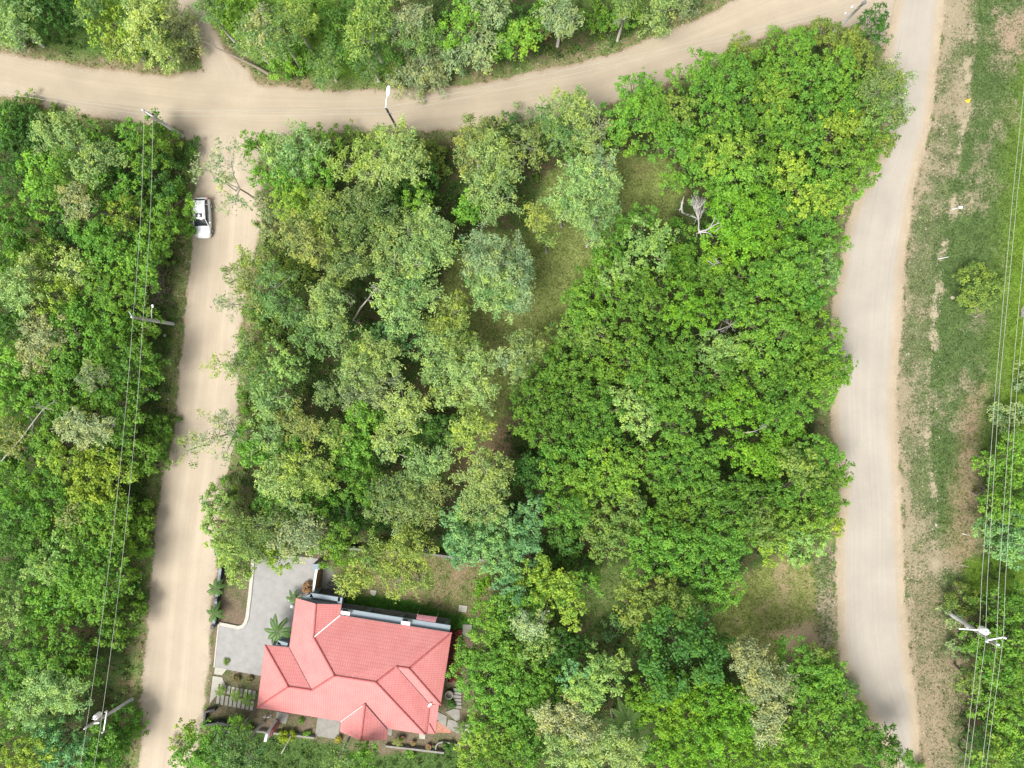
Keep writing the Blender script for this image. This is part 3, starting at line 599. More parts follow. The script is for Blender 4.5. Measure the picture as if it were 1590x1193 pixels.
# ------------------------------------------------------------------ trees (crown positions read off 4x views of the photograph)
CROWNS = """
0 0
gP 90,150,150 900,80,120 900,230,120 1020,340,110 1550,230,110
gY 760,280,110
gG 60,220,110 1120,170,115 1130,260,100
bD 300,100,150 200,60,120 420,60,100
bY 650,140,130 620,60,100
gM 560,60,90 1280,60,80
sV 1450,80,150 1400,40,90
bD 40,720,110 130,800,150 1000,1100,130 780,1080,130 80,950,140 60,1120,110 180,900,90
bV 20,770,60 280,1080,140 650,1150,110
gP 330,830,130 420,790,100 540,1010,140 680,960,90
bM 560,800,70 900,960,120 430,1000,90 420,1150,100 600,900,70
bV 830,830,95
bY 1000,880,100
bM 960,760,60
wG 1420,1000,140 1250,1040,75 1380,1110,90
bV 1570,900,70
sD 1195,905,55 1150,970,70
sO 1100,1070,80 180,640,70 330,690,50
400 0
gY 230,110,120 700,110,130 650,260,100
gM 120,200,140 1000,230,120 700,380,90 430,400,110
gG 50,180,130 960,150,130 1050,380,130 930,470,120 1080,470,110
sV 350,100,110 260,360,90 150,380,100
bD 560,330,90 500,170,100 600,60,90
gU 1240,310,120 1380,290,110 1450,60,130
bV 1200,200,100 1290,90,90 1530,300,90
bD 1560,150,110 850,320,70
gP 260,930,150 130,950,110
bM 420,880,90 310,870,70
bV 60,900,60 60,1080,90 390,1060,100 230,1120,140
gY 550,1020,90 740,950,140 760,860,80
gP 890,850,100 900,960,120 960,1030,90 740,1080,105 830,1050,80
bD 1000,1100,110 960,1170,80 1500,800,90 880,1160,80
sO 1080,960,80 1110,1020,80 560,840,80
gO 1380,850,150 1320,870,80 1300,1000,80
gP 1450,950,140 1500,1050,110 1400,1130,115
800 0
bV 60,200,95 40,250,80
gU 250,60,120 330,130,85 1060,60,70
bM 180,100,90
sG 230,180,80
sM 600,50,110 480,120,90 700,110,80 560,160,60
gM 700,30,80
gP 900,70,105 850,150,85
gP 290,700,130 360,660,100 420,720,70 420,860,90
gM 200,750,90 280,870,110
gG 520,780,70
gO 60,900,120
sG 40,720,60
gP 440,1080,115 560,1130,95 400,1140,95 360,1040,65
gU 540,1000,80
bV 720,560,95 820,500,60 680,760,120 640,880,100 530,700,45
bM 760,680,110 840,620,90 1000,480,70 860,750,105
bO 1010,700,100
bM 1150,600,115 1180,450,120 1150,400,80
cO 1380,350,100
bM 1330,480,130 1490,450,115 1400,650,145
bY 1530,640,110 1200,950,125 1350,950,120
bV 1250,700,105 980,830,115 870,910,95 1100,880,105 1050,1000,115 960,1120,70 1350,1100,135
bM 1300,820,110 1480,850,115 1150,1120,115 1500,1050,115
1190 0
sV 60,250,80
bM 170,310,110 130,450,125 300,500,125 230,240,70
bY 60,560,100 540,780,110 380,830,105
bO 450,290,125 330,215,85 520,340,120 700,560,130
bD 650,160,95 700,210,65
bM 430,430,115 560,620,125 420,650,115 250,680,120 240,860,115
wG 850,500,80 850,620,75 760,430,95
gO 750,470,90 760,690,105 690,560,80
bV 100,740,115 100,900,105 440,1000,115 620,900,110
bO 680,730,120 690,880,95
bV 580,1040,105 300,1130,115 480,1150,95
bY 130,1050,115
0 300
bM 60,160,125 100,250,95 560,180,135 820,40,100
bV 280,60,105 1050,80,130 1140,180,85 1000,200,105 950,310,105 890,400,90
gG 480,60,120
bD 420,200,105
bY 780,130,100 230,350,105 350,400,100
bM 700,280,115 620,330,115 60,330,100
bV 780,420,105 860,500,95 900,580,80 60,440,95
gP 470,460,120 200,560,145 80,560,105 130,640,105
bM 640,570,110 740,610,115 840,690,95
bY 360,640,110
bV 560,700,105 660,760,105
bD 60,720,115 80,850,105
bM 450,780,110 540,850,95
gG 280,880,145 220,990,120
bV 740,830,105 880,850,85 940,800,70
bM 500,960,115 650,960,105 780,990,105 880,1010,85 940,1070,75
bV 60,1020,105 60,1140,115 400,1050,105 450,1150,105
gU 560,1130,85
bM 680,1060,105 820,1120,105 300,1140,95 170,1120,90
sO 1000,390,70
wG 1430,690,95 1450,60,95
gO 1470,510,90 1540,640,90
gY 1540,420,80
sM 1570,740,70
wY 1380,1060,105
gM 1540,930,95 1520,1090,110
400 300
bY 220,60,125 330,20,90 280,110,115
gO 620,100,140 250,250,125 330,330,105 560,420,125 480,480,95
gY 420,100,115 420,280,100
gM 600,200,125 760,100,115
bD 850,80,125 920,150,105
bV 990,40,85 1280,120,85 1350,60,75
gP 1480,40,125
sG 80,180,95 60,80,90
gP 820,240,115 780,330,105 940,300,125 1050,220,105 1110,250,80 1060,350,125 1000,440,85 840,430,115 1150,330,95 760,430,85 1030,150,75
sO 180,420,125 250,480,110 60,750,110 130,860,105
gM 100,580,125 130,700,90
gU 1380,320,105 1450,420,140 1350,450,85 1560,350,80
gP 1500,560,125 1540,700,95 1390,580,95 1420,650,85
gP 820,640,115 880,760,115 960,620,105 1080,640,85 440,680,105 430,770,115 490,880,105 380,620,75
gM 960,540,80 350,900,105 300,820,85 220,760,80
gY 1210,730,95 1130,810,95 1220,850,85
bD 640,880,75
bU 780,900,95 960,900,95
gY 640,990,105 1300,980,120
gP 720,1010,115 810,1040,95 1080,980,115 1200,930,105 1380,1050,105 1130,1120,115 1280,1110,105 600,1110,105
gU 760,1150,105 1560,1030,85
bP 100,1010,105 200,1080,105 80,1130,115
800 300
gP 290,40,100 400,80,125 480,160,105 300,130,70 550,60,85 490,260,55
gY 150,130,65 130,180,65 190,290,50
gU 40,400,80 40,500,80 40,590,75 20,680,70
gO 40,930,80 100,980,80 40,1060,90
bM 770,160,85 700,200,75 590,260,100 600,370,100 520,480,85 460,560,105 380,620,85
bP 620,520,85 700,450,95 760,260,85 900,260,75 850,380,100
bM 740,560,100 860,550,105 600,650,110 720,680,105 420,700,100 850,680,85 560,740,90 400,760,85 480,800,75
sV 1000,280,105 1040,400,100 1050,500,105
bL 1050,660,120 1150,740,110 1010,780,90
bL 1300,100,110 1380,200,110 1270,30,85 1270,300,110 1400,330,120 1250,400,85 1480,250,95 1530,320,90 1560,100,90 1450,60,105
bM 1130,520,95 1230,500,85 1290,580,105 1400,520,105 1480,640,105 1370,690,105 1540,500,90
bV 1560,780,100 1450,800,100 1500,960,105 1550,1080,105
bP 1240,950,105 1300,1010,105 1380,950,85 1180,1000,80
bM 1020,950,95 1100,1130,95 1250,1130,105 1400,1140,100
bO 290,860,85 470,870,105 420,900,80
bM 680,920,125 820,900,115 880,1020,125 940,1100,115 700,1060,125 460,1010,125 300,1010,115 350,1110,115 200,1090,100 560,1130,105 120,1170,80 780,1150,100
1190 300
bM 60,80,115 180,180,95 310,190,115 370,280,105 250,330,100
bY 200,60,125 350,40,115 420,20,85
bL 60,250,105
bM 120,380,115 60,480,105 200,480,105 380,440,75
bP 330,470,115 360,360,60
bV 120,620,105 250,600,115 340,560,85 220,650,85
bM 60,740,100 200,800,105 330,840,105
bV 100,900,115 240,920,105 370,960,95
bM 60,1050,115 180,1080,115 300,1050,115 420,1070,95 490,1060,55 60,1170,100 380,1150,95
cO 1300,590,135
sG 1580,1130,70
0 600
bV 100,110,125 40,60,100 260,30,90
bM 430,60,115 380,160,95 460,170,85 180,60,80 640,60,95 760,110,95 880,30,75 830,200,85 740,250,80
gO 60,300,125
gG 480,260,125 580,250,105
bV 280,310,90
bD 160,370,105
bM 60,420,95 700,360,105 880,420,105 970,370,85 990,260,75 1060,210,38 940,480,85
bY 640,440,105 560,530,105 430,460,105 330,440,85 740,520,80 560,630,115 660,620,105
bV 350,580,105 220,600,115 90,560,105
bM 120,690,105 330,700,105 200,760,105 480,700,85
bL 30,690,60
bD 60,810,115 160,870,105
gO 430,780,85
bV 620,770,115 740,760,85 860,780,105 830,900,105 700,880,105 560,830,105
bM 380,880,115 240,960,105 60,920,95 560,960,95 680,980,85
bP 420,1000,125 300,1090,115
bV 860,970,85 460,1100,115 600,1120,105 720,1130,75
bD 60,1080,105 150,1120,95
wG 1340,250,110 1420,220,90 1250,340,75 1400,380,100
wY 1130,400,85
sM 1540,80,85 1400,640,75
bV 1560,300,90 1570,420,85
bP 1360,830,105 1400,930,115 1460,1030,105 1330,720,85 1470,1130,85
gM 1500,900,105 1560,980,95
400 600
gP 60,60,115 140,180,105 60,320,105
gO 230,230,105 440,40,85 330,260,95
bM 120,420,95 230,330,75
bD 30,380,90
gU 600,60,105 700,30,85 750,80,80
gP 900,120,115 960,170,85 860,180,65 1170,60,95 1380,60,95
bV 640,200,105 700,220,95 620,140,65
gY 490,310,95
bV 570,380,115 620,470,95 540,500,65 660,380,95
gP 820,330,95 800,390,70
bD 1000,280,90 1130,260,90 1030,220,80
bV 910,370,75
gY 1300,240,115 1270,350,85 1340,300,85
gP 1030,470,115 1120,440,85 990,540,65 1060,530,75
gY 300,500,115 380,560,105 260,600,85 360,620,55
gP 130,600,115 90,540,95 210,760,85
bM 60,700,80 150,720,85
bV 380,720,85 300,700,80
gM 60,850,85
bM 620,600,105 690,640,95 700,570,80
bD 640,740,90 560,840,90 480,760,80 720,830,80
gO 790,640,105 770,740,85 900,680,105 1000,760,105 1060,800,75 930,600,85 1090,640,85
gU 930,830,75
gP 1400,520,120 1340,620,105 1440,610,105 1350,730,105 1450,730,95 1500,500,65
bU 1300,940,115 1420,900,115 1180,780,85 1520,850,105 1380,1040,115 1500,1000,115 1250,1040,85 1540,1100,90 1200,970,65 1220,870,75
gG 300,900,125 200,940,105 340,980,85 110,900,105
bY 60,1000,105 150,1040,95
bM 500,930,95 540,1030,85 430,1040,80
gY 660,1080,105 700,960,75 900,960,105 840,1060,95 1000,1010,85 950,1090,85
bD 830,850,75 1000,900,60
800 600
bM 80,80,115 200,120,125 60,220,105 180,290,115 330,90,125 480,60,115 430,200,115 330,300,115 560,140,105 520,260,95 640,270,95
bP 780,200,115 700,90,105
bM 850,60,105 950,100,105 1050,100,95 1180,60,85
bM 930,200,115 1020,260,95 280,440,105 400,450,105
bV 530,430,95 640,480,85 730,450,95 260,550,105 400,560,105 540,540,95 680,560,95
bD 120,480,95 60,520,85 160,640,85
bM 900,430,115 1040,420,105 1180,400,105 1000,540,115 1120,560,105 880,560,95 940,670,115 1080,680,115 1220,620,105 1350,640,105 1440,700,105 1180,760,105 1300,760,105 1400,850,105 920,790,95 1030,830,95
bV 320,660,105 460,680,95 580,640,85
bM 250,760,95 370,780,85
bU 120,760,85 60,850,80 90,900,80 40,980,90 90,1060,80
bD 250,880,105 320,940,85
bL 1280,150,105 1400,100,115 1480,170,95 1360,360,95 1440,440,105 1550,340,85
bO 700,740,105 520,830,115 620,900,105 560,1000,95 760,820,85 690,880,75 480,960,65 1540,880,90 1480,800,80
bV 850,930,115 980,960,105 800,1020,105 900,1070,105 1030,1050,95
bM 1150,960,105 1260,950,105 1150,1100,105 1290,1080,95 1370,1000,85 760,1120,80
sD 300,1100,110 400,1130,100
bY 40,1160,80 180,1150,80
1190 600
bV 60,80,115 200,60,115 330,40,85
bM 60,200,105 180,170,95
bL 100,260,105 40,380,95 50,500,85
bO 160,470,105 250,540,105
bM 290,400,105 370,460,105 470,500,55 100,620,105 220,680,115 350,620,105 420,560,75 420,690,55 340,740,95 60,760,95
bY 130,860,115 260,840,105 380,860,75 60,970,105
bP 180,980,95 280,940,95
bD 210,1040,65
sG 1500,190,100
bV 1540,380,105 1440,470,105 1350,500,75 1550,520,100 1540,660,85
bM 1450,620,80 1380,730,80 1480,760,95
bU 1380,870,95 1480,880,105 1560,820,95 1450,970,105 1550,1000,105
0 893
bV 280,80,115 400,150,125 280,200,105 520,60,115 650,50,105 600,140,95 780,40,85
bM 840,180,75 760,270,105 700,370,85 650,250,85
bP 60,180,105 50,290,95
bM 220,300,90 400,330,95 220,450,105 350,470,105 480,480,85 530,600,105 400,600,105
bD 60,420,115 40,700,105 120,560,80
bV 150,560,100 120,650,85
gP 270,640,115 340,720,115 430,740,105 180,820,105
bV 60,900,105 100,800,85
bU 300,960,105 430,960,115 380,1070,105 500,1080,75
bY 220,1100,115 80,1160,95
bM 800,890,95 720,960,105 660,1040,105 760,1060,75 640,1140,105 840,940,55 560,1180,85
sD 830,110,65
bY 1150,960,65 1110,1050,55
bM 1180,1100,95 1330,980,105 1290,1080,105 1380,1160,105 1480,940,75
gM 1420,1060,115 1530,1120,115
400 893
gY 560,40,85 640,20,75 860,30,95 1000,30,75
bL 1400,60,40
gM 500,1150,85
bM 640,1150,85 680,1060,60
bU 1550,80,90
bM 1450,230,105 1540,210,105 1530,350,95
bV 1400,330,85
bM 1280,490,85 1400,470,105 1540,500,105
bV 1300,600,105 1430,600,105 1540,650,95 1360,720,95 1480,760,115 1400,860,95 1540,860,105
bY 1330,950,75 1420,1000,105 1300,1090,85
bV 1540,1010,105 1420,1130,105 1540,1140,95
800 893
bY 200,60,105 290,60,95 200,180,95 330,170,95 330,260,65
bV 80,100,105 60,220,85
bM 440,60,85
gG 100,310,105
bP 160,400,95 60,420,105
bD 240,430,115 340,470,105 400,400,80
bM 60,540,105 130,640,105 60,700,105 60,830,105 200,720,85
bU 360,610,85
bP 480,560,105 420,680,105 560,640,105 460,770,75 640,560,75
bO 700,180,95 830,190,105 960,180,105 700,300,85 760,100,95 1060,200,85 900,90,100
bV 1050,50,115 1180,60,105 1240,140,85 1340,60,85
fD 1010,450,270
bD 840,480,85 1260,430,85
bL 820,720,105 950,730,105 1080,690,105 1150,770,95 900,850,115 1020,830,105 760,830,95 950,920,85 1190,900,105 1300,780,105 1400,770,95 1330,900,115 1280,1010,115 1120,1000,105 1000,1010,105 900,1080,105 1040,1110,105 1400,980,85 1180,1130,105 1350,1110,105 1470,1080,85
gG 1460,480,105 1500,590,115 1490,680,105 1530,860,90 1550,970,90 1400,520,75
gG 200,860,85 200,930,60 360,840,100 440,960,120
gP 290,1070,115 420,1080,110 640,980,75 620,1080,115 720,1120,95
bM 60,1060,105 60,960,105 120,1140,105
sU 600,310,70
1190 893
bM 150,480,110 250,620,110 200,700,105
bO 300,520,105
bM 400,590,95 370,700,105
sG 500,690,70
gG 50,620,105 60,720,100 40,880,70
bV 270,800,105 420,800,105 500,880,95 560,830,55 180,940,105 330,950,115 110,1050,105 250,1060,105
bM 480,1060,105 620,960,75 600,1060,95 740,1010,75 700,1110,85 820,1130,75 400,1130,105 60,1150,95 900,1180,55
cO 1200,150,90
sG 1120,240,75 1180,450,75
bM 1400,180,95 1500,200,95 1560,110,80 1350,430,95 1270,390,85 1500,380,115
bD 1560,440,85
bM 1400,580,105 1530,560,105 1460,700,105
bO 1230,660,75 1290,600,60
bV 1330,800,95 1560,760,90 1500,880,115 1450,1010,105
bD 1340,990,85 1560,1000,90
bY 1380,1120,100
bV 1530,1120,95 1290,1150,60
"""
COL = {'B': (.10,.20,.03), 'M': (.120,.252,.036), 'D': (.070,.165,.032), 'V': (.150,.298,.042), 'L': (.155,.318,.028),
       'Y': (.225,.340,.050), 'P': (.245,.375,.108), 'G': (.270,.345,.160), 'O': (.175,.255,.058), 'U': (.165,.325,.130)}
COLG = {'U': (.235,.320,.165), 'M': (.155,.250,.078), 'O': (.210,.275,.095), 'Y': (.260,.345,.085), 'P': (.275,.385,.138), 'G': (.290,.350,.190)}
CW = {'M': 'mid green', 'D': 'dark green', 'V': 'bright green', 'L': 'vivid lime green', 'Y': 'yellow-green', 'P': 'pale green',
      'G': 'grey-green', 'O': 'olive green', 'U': 'blue-green'}
SPW = {'b': ('broadleaf_tree', 'broadleaf tree', 'tree'), 'g': ('feathery_tree', 'feathery tree', 'tree'),
       'w': ('feathery_tree', 'sparse feathery tree', 'tree'), 's': ('scrub_bush', 'low scrub bush', 'bush'),
       'c': ('domed_shrub', 'domed shrub', 'shrub'), 'f': ('dense_tree', 'dense round-crowned tree', 'tree')}
LAND = [('the white car', 319, 342), ('the street lamp', 600, 180), ('the junction pole', 250, 192),
        ('the middle left pole', 240, 498), ('the lowest left pole', 170, 1110),
        ('the leafless white tree', 1090, 335), ('the lone field shrub', 1515, 445), ('the transformer pole', 1525, 980),
        ('the yellow marker', 1503, 156), ('the upper right pole', 1317, 26), ('the grassy clearing', 870, 420),
        ("the roof top corner", 460, 930), ("the roof right end", 700, 1020), ("the porch roof", 560, 1160),
        ("the white kerb", 388, 930), ("the side track", 345, 110), ('the dry clearing', 1235, 950),
        ('the biggest dark tree', 1055, 1010), ("the top left corner", 0, 0), ("the left edge middle", 0, 597),
        ("the bottom left corner", 0, 1193), ("the bottom right corner", 1590, 1193), ("the photo centre", 795, 597),
        ("the right road bend", 1325, 570), ("the bottom edge middle", 795, 1193),
        ("the top edge middle", 795, 0)]
def parse():
    out = []; ox = oy = 0
    for ln in CROWNS.strip().splitlines():
        t = ln.split()
        if t[0].isdigit(): ox, oy = int(t[0]), int(t[1]); continue
        for q in t[1:]:
            a, b, c = map(float, q.split(','))
            out.append((t[0][0], t[0][1], ox + a/3.975, oy + b/3.975, c/3.975))
    return out
ent = parse()
trees = []; LIM = {'b': 7, 'g': 6, 'w': 3, 's': 2, 'c': 1, 'f': 1}
for e in ent:
    best = None; bd = 1e9
    if e[0] in 'bgws':
        for t in trees:
            if t['sp'] != e[0] or t['col'] != e[1] or len(t['l']) >= LIM[e[0]]: continue
            mxx = np.mean([q[0] for q in t['l']]); myy = np.mean([q[1] for q in t['l']])
            d = math.hypot(mxx - e[2], myy - e[3])
            if d < bd and d < 2.15 * e[4]: bd = d; best = t
    if best is None: best = {'sp': e[0], 'col': e[1], 'l': []}; trees.append(best)
    best['l'].append((e[2], e[3], e[4]))
trees.sort(key=lambda t: -sum(q[2]**2 for q in t['l']))
used_labels = {}
NW_ = ['right by', 'one car length', 'two car lengths', 'three car lengths', 'four car lengths', 'five car lengths', 'six car lengths', 'seven car lengths']
DW_ = ['straight up', 'up and slightly right', 'diagonally up right', 'right and slightly up', 'straight right', 'right and slightly down', 'diagonally down right', 'down and slightly right',
       'straight down', 'down and slightly left', 'diagonally down left', 'left and slightly down', 'straight left', 'left and slightly up', 'diagonally up left', 'up and slightly left']
def where_label(px, py):
    best = sorted(LAND, key=lambda q: math.hypot(q[1]-px, q[2]-py))[0]
    d = math.hypot(best[1]-px, best[2]-py) / 62.0
    a = math.degrees(math.atan2(px-best[1], best[2]-py)) % 360
    return best[0], NW_[min(7, int(round(d)))], DW_[int(round(a/22.5)) % 16]
def block(px, py):
    if px > 1420: return 'trees and bushes at the right edge'
    if py < 150 and px < 1140: return 'trees and bushes beyond the upper road'
    if px < 330 and py > 130: return 'trees and bushes in the left wood'
    if py > 880: return 'trees and bushes around the house and lower wood'
    return 'trees and bushes in the middle wood'
HT = {'b': (4.3, 6.3), 'g': (6.0, 8.0), 'w': (6.5, 8.0), 's': (1.5, 2.3), 'c': (2.3, 2.9), 'f': (7.0, 7.0)}
LEAF_COUNT = 0
def grow(t, idx):
    global LEAF_COUNT
    sp, col = t['sp'], t['col']; r = np.random.default_rng(1000 + idx); rr = random.Random(idx)
    lo, hi = HT[sp]; h = lo + (hi-lo)*rr.random()
    if col == 'D' and sp == 'b': h -= 1.6
    V=[];F=[];TN=[];nv=0; cents=[]; tufts=[]
    for (px, py, pr) in t['l']:
        zc = h + rr.uniform(-.5,.5) - (0 if sp in 'sc' else .6); R = pr/S*(1-zc/H)*1.08
        if sp in 'bg':                               # low bushy growth where the crown meets a road
            for _ in range(14):
                q = W(px + (pr*.55)*np.sign(CX-px)*(abs(px-CX) > 60), py + (pr*.55)*np.sign(CY-py)*(abs(py-CY) > 60), zc)
                if min(dr[gidx(np.array([c_[0]]), np.array([c_[1]]))[0]] for c_ in ((q[0],q[1]),)) < -.3 or zc < 1.5: break
                zc -= .35
            for x0, y0, x1, y1 in ((206,493,268,503), (134,1130,205,1086), (1293,52,1343,4), (223,172,284,212)):   # growth is kept low under the poles
                tt_ = min(1, max(0, ((px-x0)*(x1-x0)+(py-y0)*(y1-y0))/((x1-x0)**2+(y1-y0)**2)))
                if math.hypot(px-x0-tt_*(x1-x0), py-y0-tt_*(y1-y0)) < pr + 3: zc = min(zc, 3.4 - 1.9*tt_)
            R = pr/S*(1-zc/H)*1.08
        if sp in 'sc': zc = max(.5, min(zc-.6, R*.6))
        if R < 1.1 and sp in 'bg': zc -= 1.0
        c = np.array(W(px, py, zc)); cents.append((c, R))
        if sp == 'b': v,f,tn,T = broad_lobe(c, R, r, 1.0, .80, *((lambda q: (.24+.16*q, .185+.085*q))(rr.random())))
        elif sp == 'g': v,f,tn,T = feather_lobe(c, R, r, .92, .7)
        elif sp == 'w': v,f,tn,T = feather_lobe(c, R, r, .36, .6)
        elif sp == 's': v,f,tn,T = broad_lobe(c, R, r, .9, .40, .34, .22)
        elif sp == 'c': v,f,tn,T = dome_lobe(c, R, r)
        else: v,f,tn,T = broad_lobe(c, R, r, .8, .55, .62, .30)
        v[:,2] = np.where(v[:,2] < .04, .04 + .25*r.random(len(v)), v[:,2])
        V.append(v); F.append(f+nv); nv += len(v); TN.append(np.clip(tn + rr.uniform(-.13,.13), 0, 1)); tufts.append(T)
    V = np.vstack(V); F = np.vstack(F); TN = np.concatenate(TN); LEAF_COUNT += len(F)
    mc = np.mean([c for c, _ in cents], axis=0)
    ow = mc[:2] / max(12, np.hypot(mc[0], mc[1])) * (.9 if sp == 'b' else 0)      # stems lean a little towards the light of the roads
    bx, by = mc[0] + ow[0] + rr.uniform(-.3,.3), mc[1] + ow[1] + rr.uniform(-.3,.3); bz = gz(bx, by) - .08
    mpx = np.mean([q[0] for q in t['l']]); mpy = np.mean([q[1] for q in t['l']])
    tot = sum(q[2]**2 for q in t['l'])**.5
    size = 'small ' if tot < 26 else ('large ' if tot > 47 else 'medium-sized ')
    nm, words, cat = SPW[sp]; lm, ds, ck = where_label(mpx, mpy)
    if sp == 'w': words = 'wispy tree'
    if sp == 'f': words = 'round tree'
    cw = CW[col]
    lab = f"{cw} {words} {ds} {ck} from {lm}" if ds != 'right by' else f"{cw} {words} within a car length of {lm}, {ck}"
    if len(lab.replace('-', ' ').replace("'", ' ').split()) > 15: lab = lab.replace('feathery tree', 'tree').replace('low scrub bush', 'bush')
    if len(lab.replace('-', ' ').replace("'", ' ').split()) > 15: lab = lab.replace(' and slightly ', ' ')
    if len(lab.replace('-', ' ').split()) > 16: print('LONG', lab)
    used_labels.setdefault(lab, []).append((mpx, mpy))
    o = empty(nm, (bx, by, bz), lab, cat, block(mpx, mpy))
    t['obj'] = o; t['m'] = (mpx, mpy)
    off = np.array([bx, by, bz])
    me = raw_mesh('crown', V - off, F, M['leaf']); set_attr(me, 'tone', 'FLOAT', 'FACE', TN)
    cr = link(bpy.data.objects.new('crown', me), o)
    c3 = (COLG if sp in 'gw' and col in COLG else COL)[col]; j = rr.uniform(.86, 1.14); hj = rr.uniform(-.10,.10)
    if t.get('bare') is not None: j *= .9
    cr.color = (c3[0]*j*(1+hj), c3[1]*j, c3[2]*j*(1-hj*.5), 1)
    bm_ = M['pale_bark'] if sp in 'gw' else M['bark']
    tr = MB(); br = MB()
    zt = max(.25, mc[2]*(.55 if sp in 'bf' else .62)); r0 = (.05 if sp in 'sc' else .11) + .02*len(t['l'])
    if sp == 'w': r0 *= .55
    top = (mc[0]*.6+bx*.4, mc[1]*.6+by*.4, zt)
    mid = ((bx+top[0])/2 + rr.uniform(-.15,.15), (by+top[1])/2 + rr.uniform(-.15,.15), (bz+zt)/2)
    tr.tube([(bx,by,bz), mid, top], [r0*1.25, r0, r0*.8], 7)
    for (c, R), T in zip(cents, tufts):
        q = Vector(top).lerp(Vector(c), .5) + Vector((rr.uniform(-.2,.2), rr.uniform(-.2,.2), .1))
        e = Vector(c) - Vector((0,0,R*.12))
        br.tube([top, q, e], [r0*.7, r0*.5, r0*.32], 6)
        nb = (9 if sp in 'gw' else 6) if sp not in 'sc' else 4
        for k in rr.sample(range(len(T)), min(nb, len(T))):
            p = Vector(T[k]); st = e.lerp(q, rr.uniform(0,.5)); m_ = st.lerp(p, .5) + Vector((rr.uniform(-.12,.12), rr.uniform(-.12,.12), rr.uniform(0,.15)))
            br.tube([st, m_, p + (p-m_)*.15], [r0*.26, r0*.18, .012], 4, False)
    tr.build('trunk', bm_, o, True, off=off); br.build('branches', bm_, o, True, off=off)
for i, t in enumerate(trees): grow(t, i)
# labels that fell together: tell them apart by where each stands against the other
for lab, L_ in list(used_labels.items()):
    if len(L_) > 1:
        os_ = [t for t in trees if t['obj']['label'] == lab]
        xs = [t['m'][0] for t in os_]; ys = [t['m'][1] for t in os_]
        hor = (max(xs)-min(xs)) > (max(ys)-min(ys)); os_.sort(key=lambda t: t['m'][0 if hor else 1])
        if len(os_) == 2:
            sz = [sum(q[2]**2 for q in t['l']) for t in os_]
            if max(sz) > 1.5*min(sz): ws = ['large', 'small'] if sz[0] > sz[1] else ['small', 'large']
            else: ws = ['left-hand', 'right-hand'] if hor else ['upper', 'lower']
        else: ws = (['leftmost', 'middle', 'rightmost'] if hor else ['topmost', 'middle', 'lowest']) if len(os_) == 3 else ['']*9
        for w_, t in zip(ws, os_): t['obj']['label'] = (w_ + ' ' + lab).strip()
        for t in os_:
            q = t['obj']['label']
            for a_, b_ in ((' and slightly ', ' slightly '), ('car lengths', 'cars'), ('broadleaf tree', 'tree'), ('feathery tree', 'tree')):
                if len(q.replace('-', ' ').replace("'", ' ').split()) > 16: q = q.replace(a_, b_)
            t['obj']['label'] = q
print('TREES', len(trees), 'LEAVES', LEAF_COUNT, 'DUP', sum(len(v) > 1 for v in used_labels.values()))

# ------------------------------------------------------------------ plants too many to count
def scatter(name, X, Y, cols, rad, hz, nleaf, ls, label, cat, asp=.6, up=.5):
    """tufts of leaves at X, Y -> one object"""
    n = len(X); P=[];N=[];T=[];Cc=[]
    g = zg[gidx(X, Y)]
    k = np.repeat(np.arange(n), nleaf); m = len(k)
    dd = unit(rng.normal(size=(m,3)) + np.array([0,0,.4])); dd[:,2] = np.abs(dd[:,2])
    rr_ = rad[k][:,None]
    P = np.stack([X[k], Y[k], g[k]], 1) + dd * rr_ * (.3+.7*rng.random((m,1))) * np.array([1,1,0]) 
    P[:,2] += hz[k] * (.15 + .85*dd[:,2]*rng.random(m)**.5)
    N = dd*.5 + rng.normal(size=(m,3))*(1-up) + np.array([0,0,up])
    L = ls*(.6+.8*rng.random(m)); v, f = leaves(P, N, L, L*asp)
    me = raw_mesh(name, v, f, M['leaf_attr'])
    tn = np.clip(rng.normal(.5,.16,n)[k] + rng.normal(size=m)*.15, 0, 1)
    set_attr(me, 'tone', 'FLOAT', 'FACE', tn)
    set_attr(me, 'col', 'FLOAT_COLOR', 'FACE', np.hstack([cols[k], np.ones((m,1))]))
    o = link(bpy.data.objects.new(name, me)); return tag(o, label, cat, kind='stuff')
NCAND = 60000
X = rng.uniform(-66, 66, NCAND); Y = rng.uniform(-50, 50, NCAND); G = gidx(X, Y)
dR = dr[G]; inF = sdist(X, Y, Z_FIELD); inC = np.maximum.reduce([sdist(X, Y, Z) for Z in (Z_CLEAR, Z_LRC, Z_MID)])
inH = sdist(X, Y, Z_HOME); inS = sdist(X, Y, Z_SOUTH)
wood = (dR < -1.0) & (inF < 0) & (inC < -.6) & (inH < -.4)
ix = np.nonzero(wood)[0][:9000]
base = np.array([(.085,.17,.032),(.06,.13,.028),(.12,.19,.04),(.10,.15,.05),(.055,.105,.03)])[rng.integers(0,5,len(ix))]
base = base * (.65+.45*rng.random((len(ix),1)))
scatter('undergrowth', X[ix], Y[ix], base, .25+.5*rng.random(len(ix)), .2+1.2*rng.random(len(ix))**1.5*np.clip((-dR[ix]-.8)/2,.1,1), 22, .22,
        'low leafy undergrowth filling the gaps between the trees', 'undergrowth')
vg = (dR < -.05) & (dR > -2.6) & (inH < -.2) & (inF < .2) & (rng.random(NCAND) < .75)
ix = np.nonzero(vg)[0][:5200]
base = np.array([(.11,.14,.045),(.15,.14,.06),(.08,.13,.03),(.18,.125,.07)])[rng.integers(0,4,len(ix))]
scatter('verge_weeds', X[ix], Y[ix], base*(.8+.4*rng.random((len(ix),1))), .10+.22*rng.random(len(ix)), .05+.22*rng.random(len(ix)), 9, .13,
        'olive and straw-coloured weeds along the edges of the dirt roads', 'weeds', .45)
X = rng.uniform(-60, 66, 90000); Y = rng.uniform(-50, 50, 90000); G = gidx(X, Y)
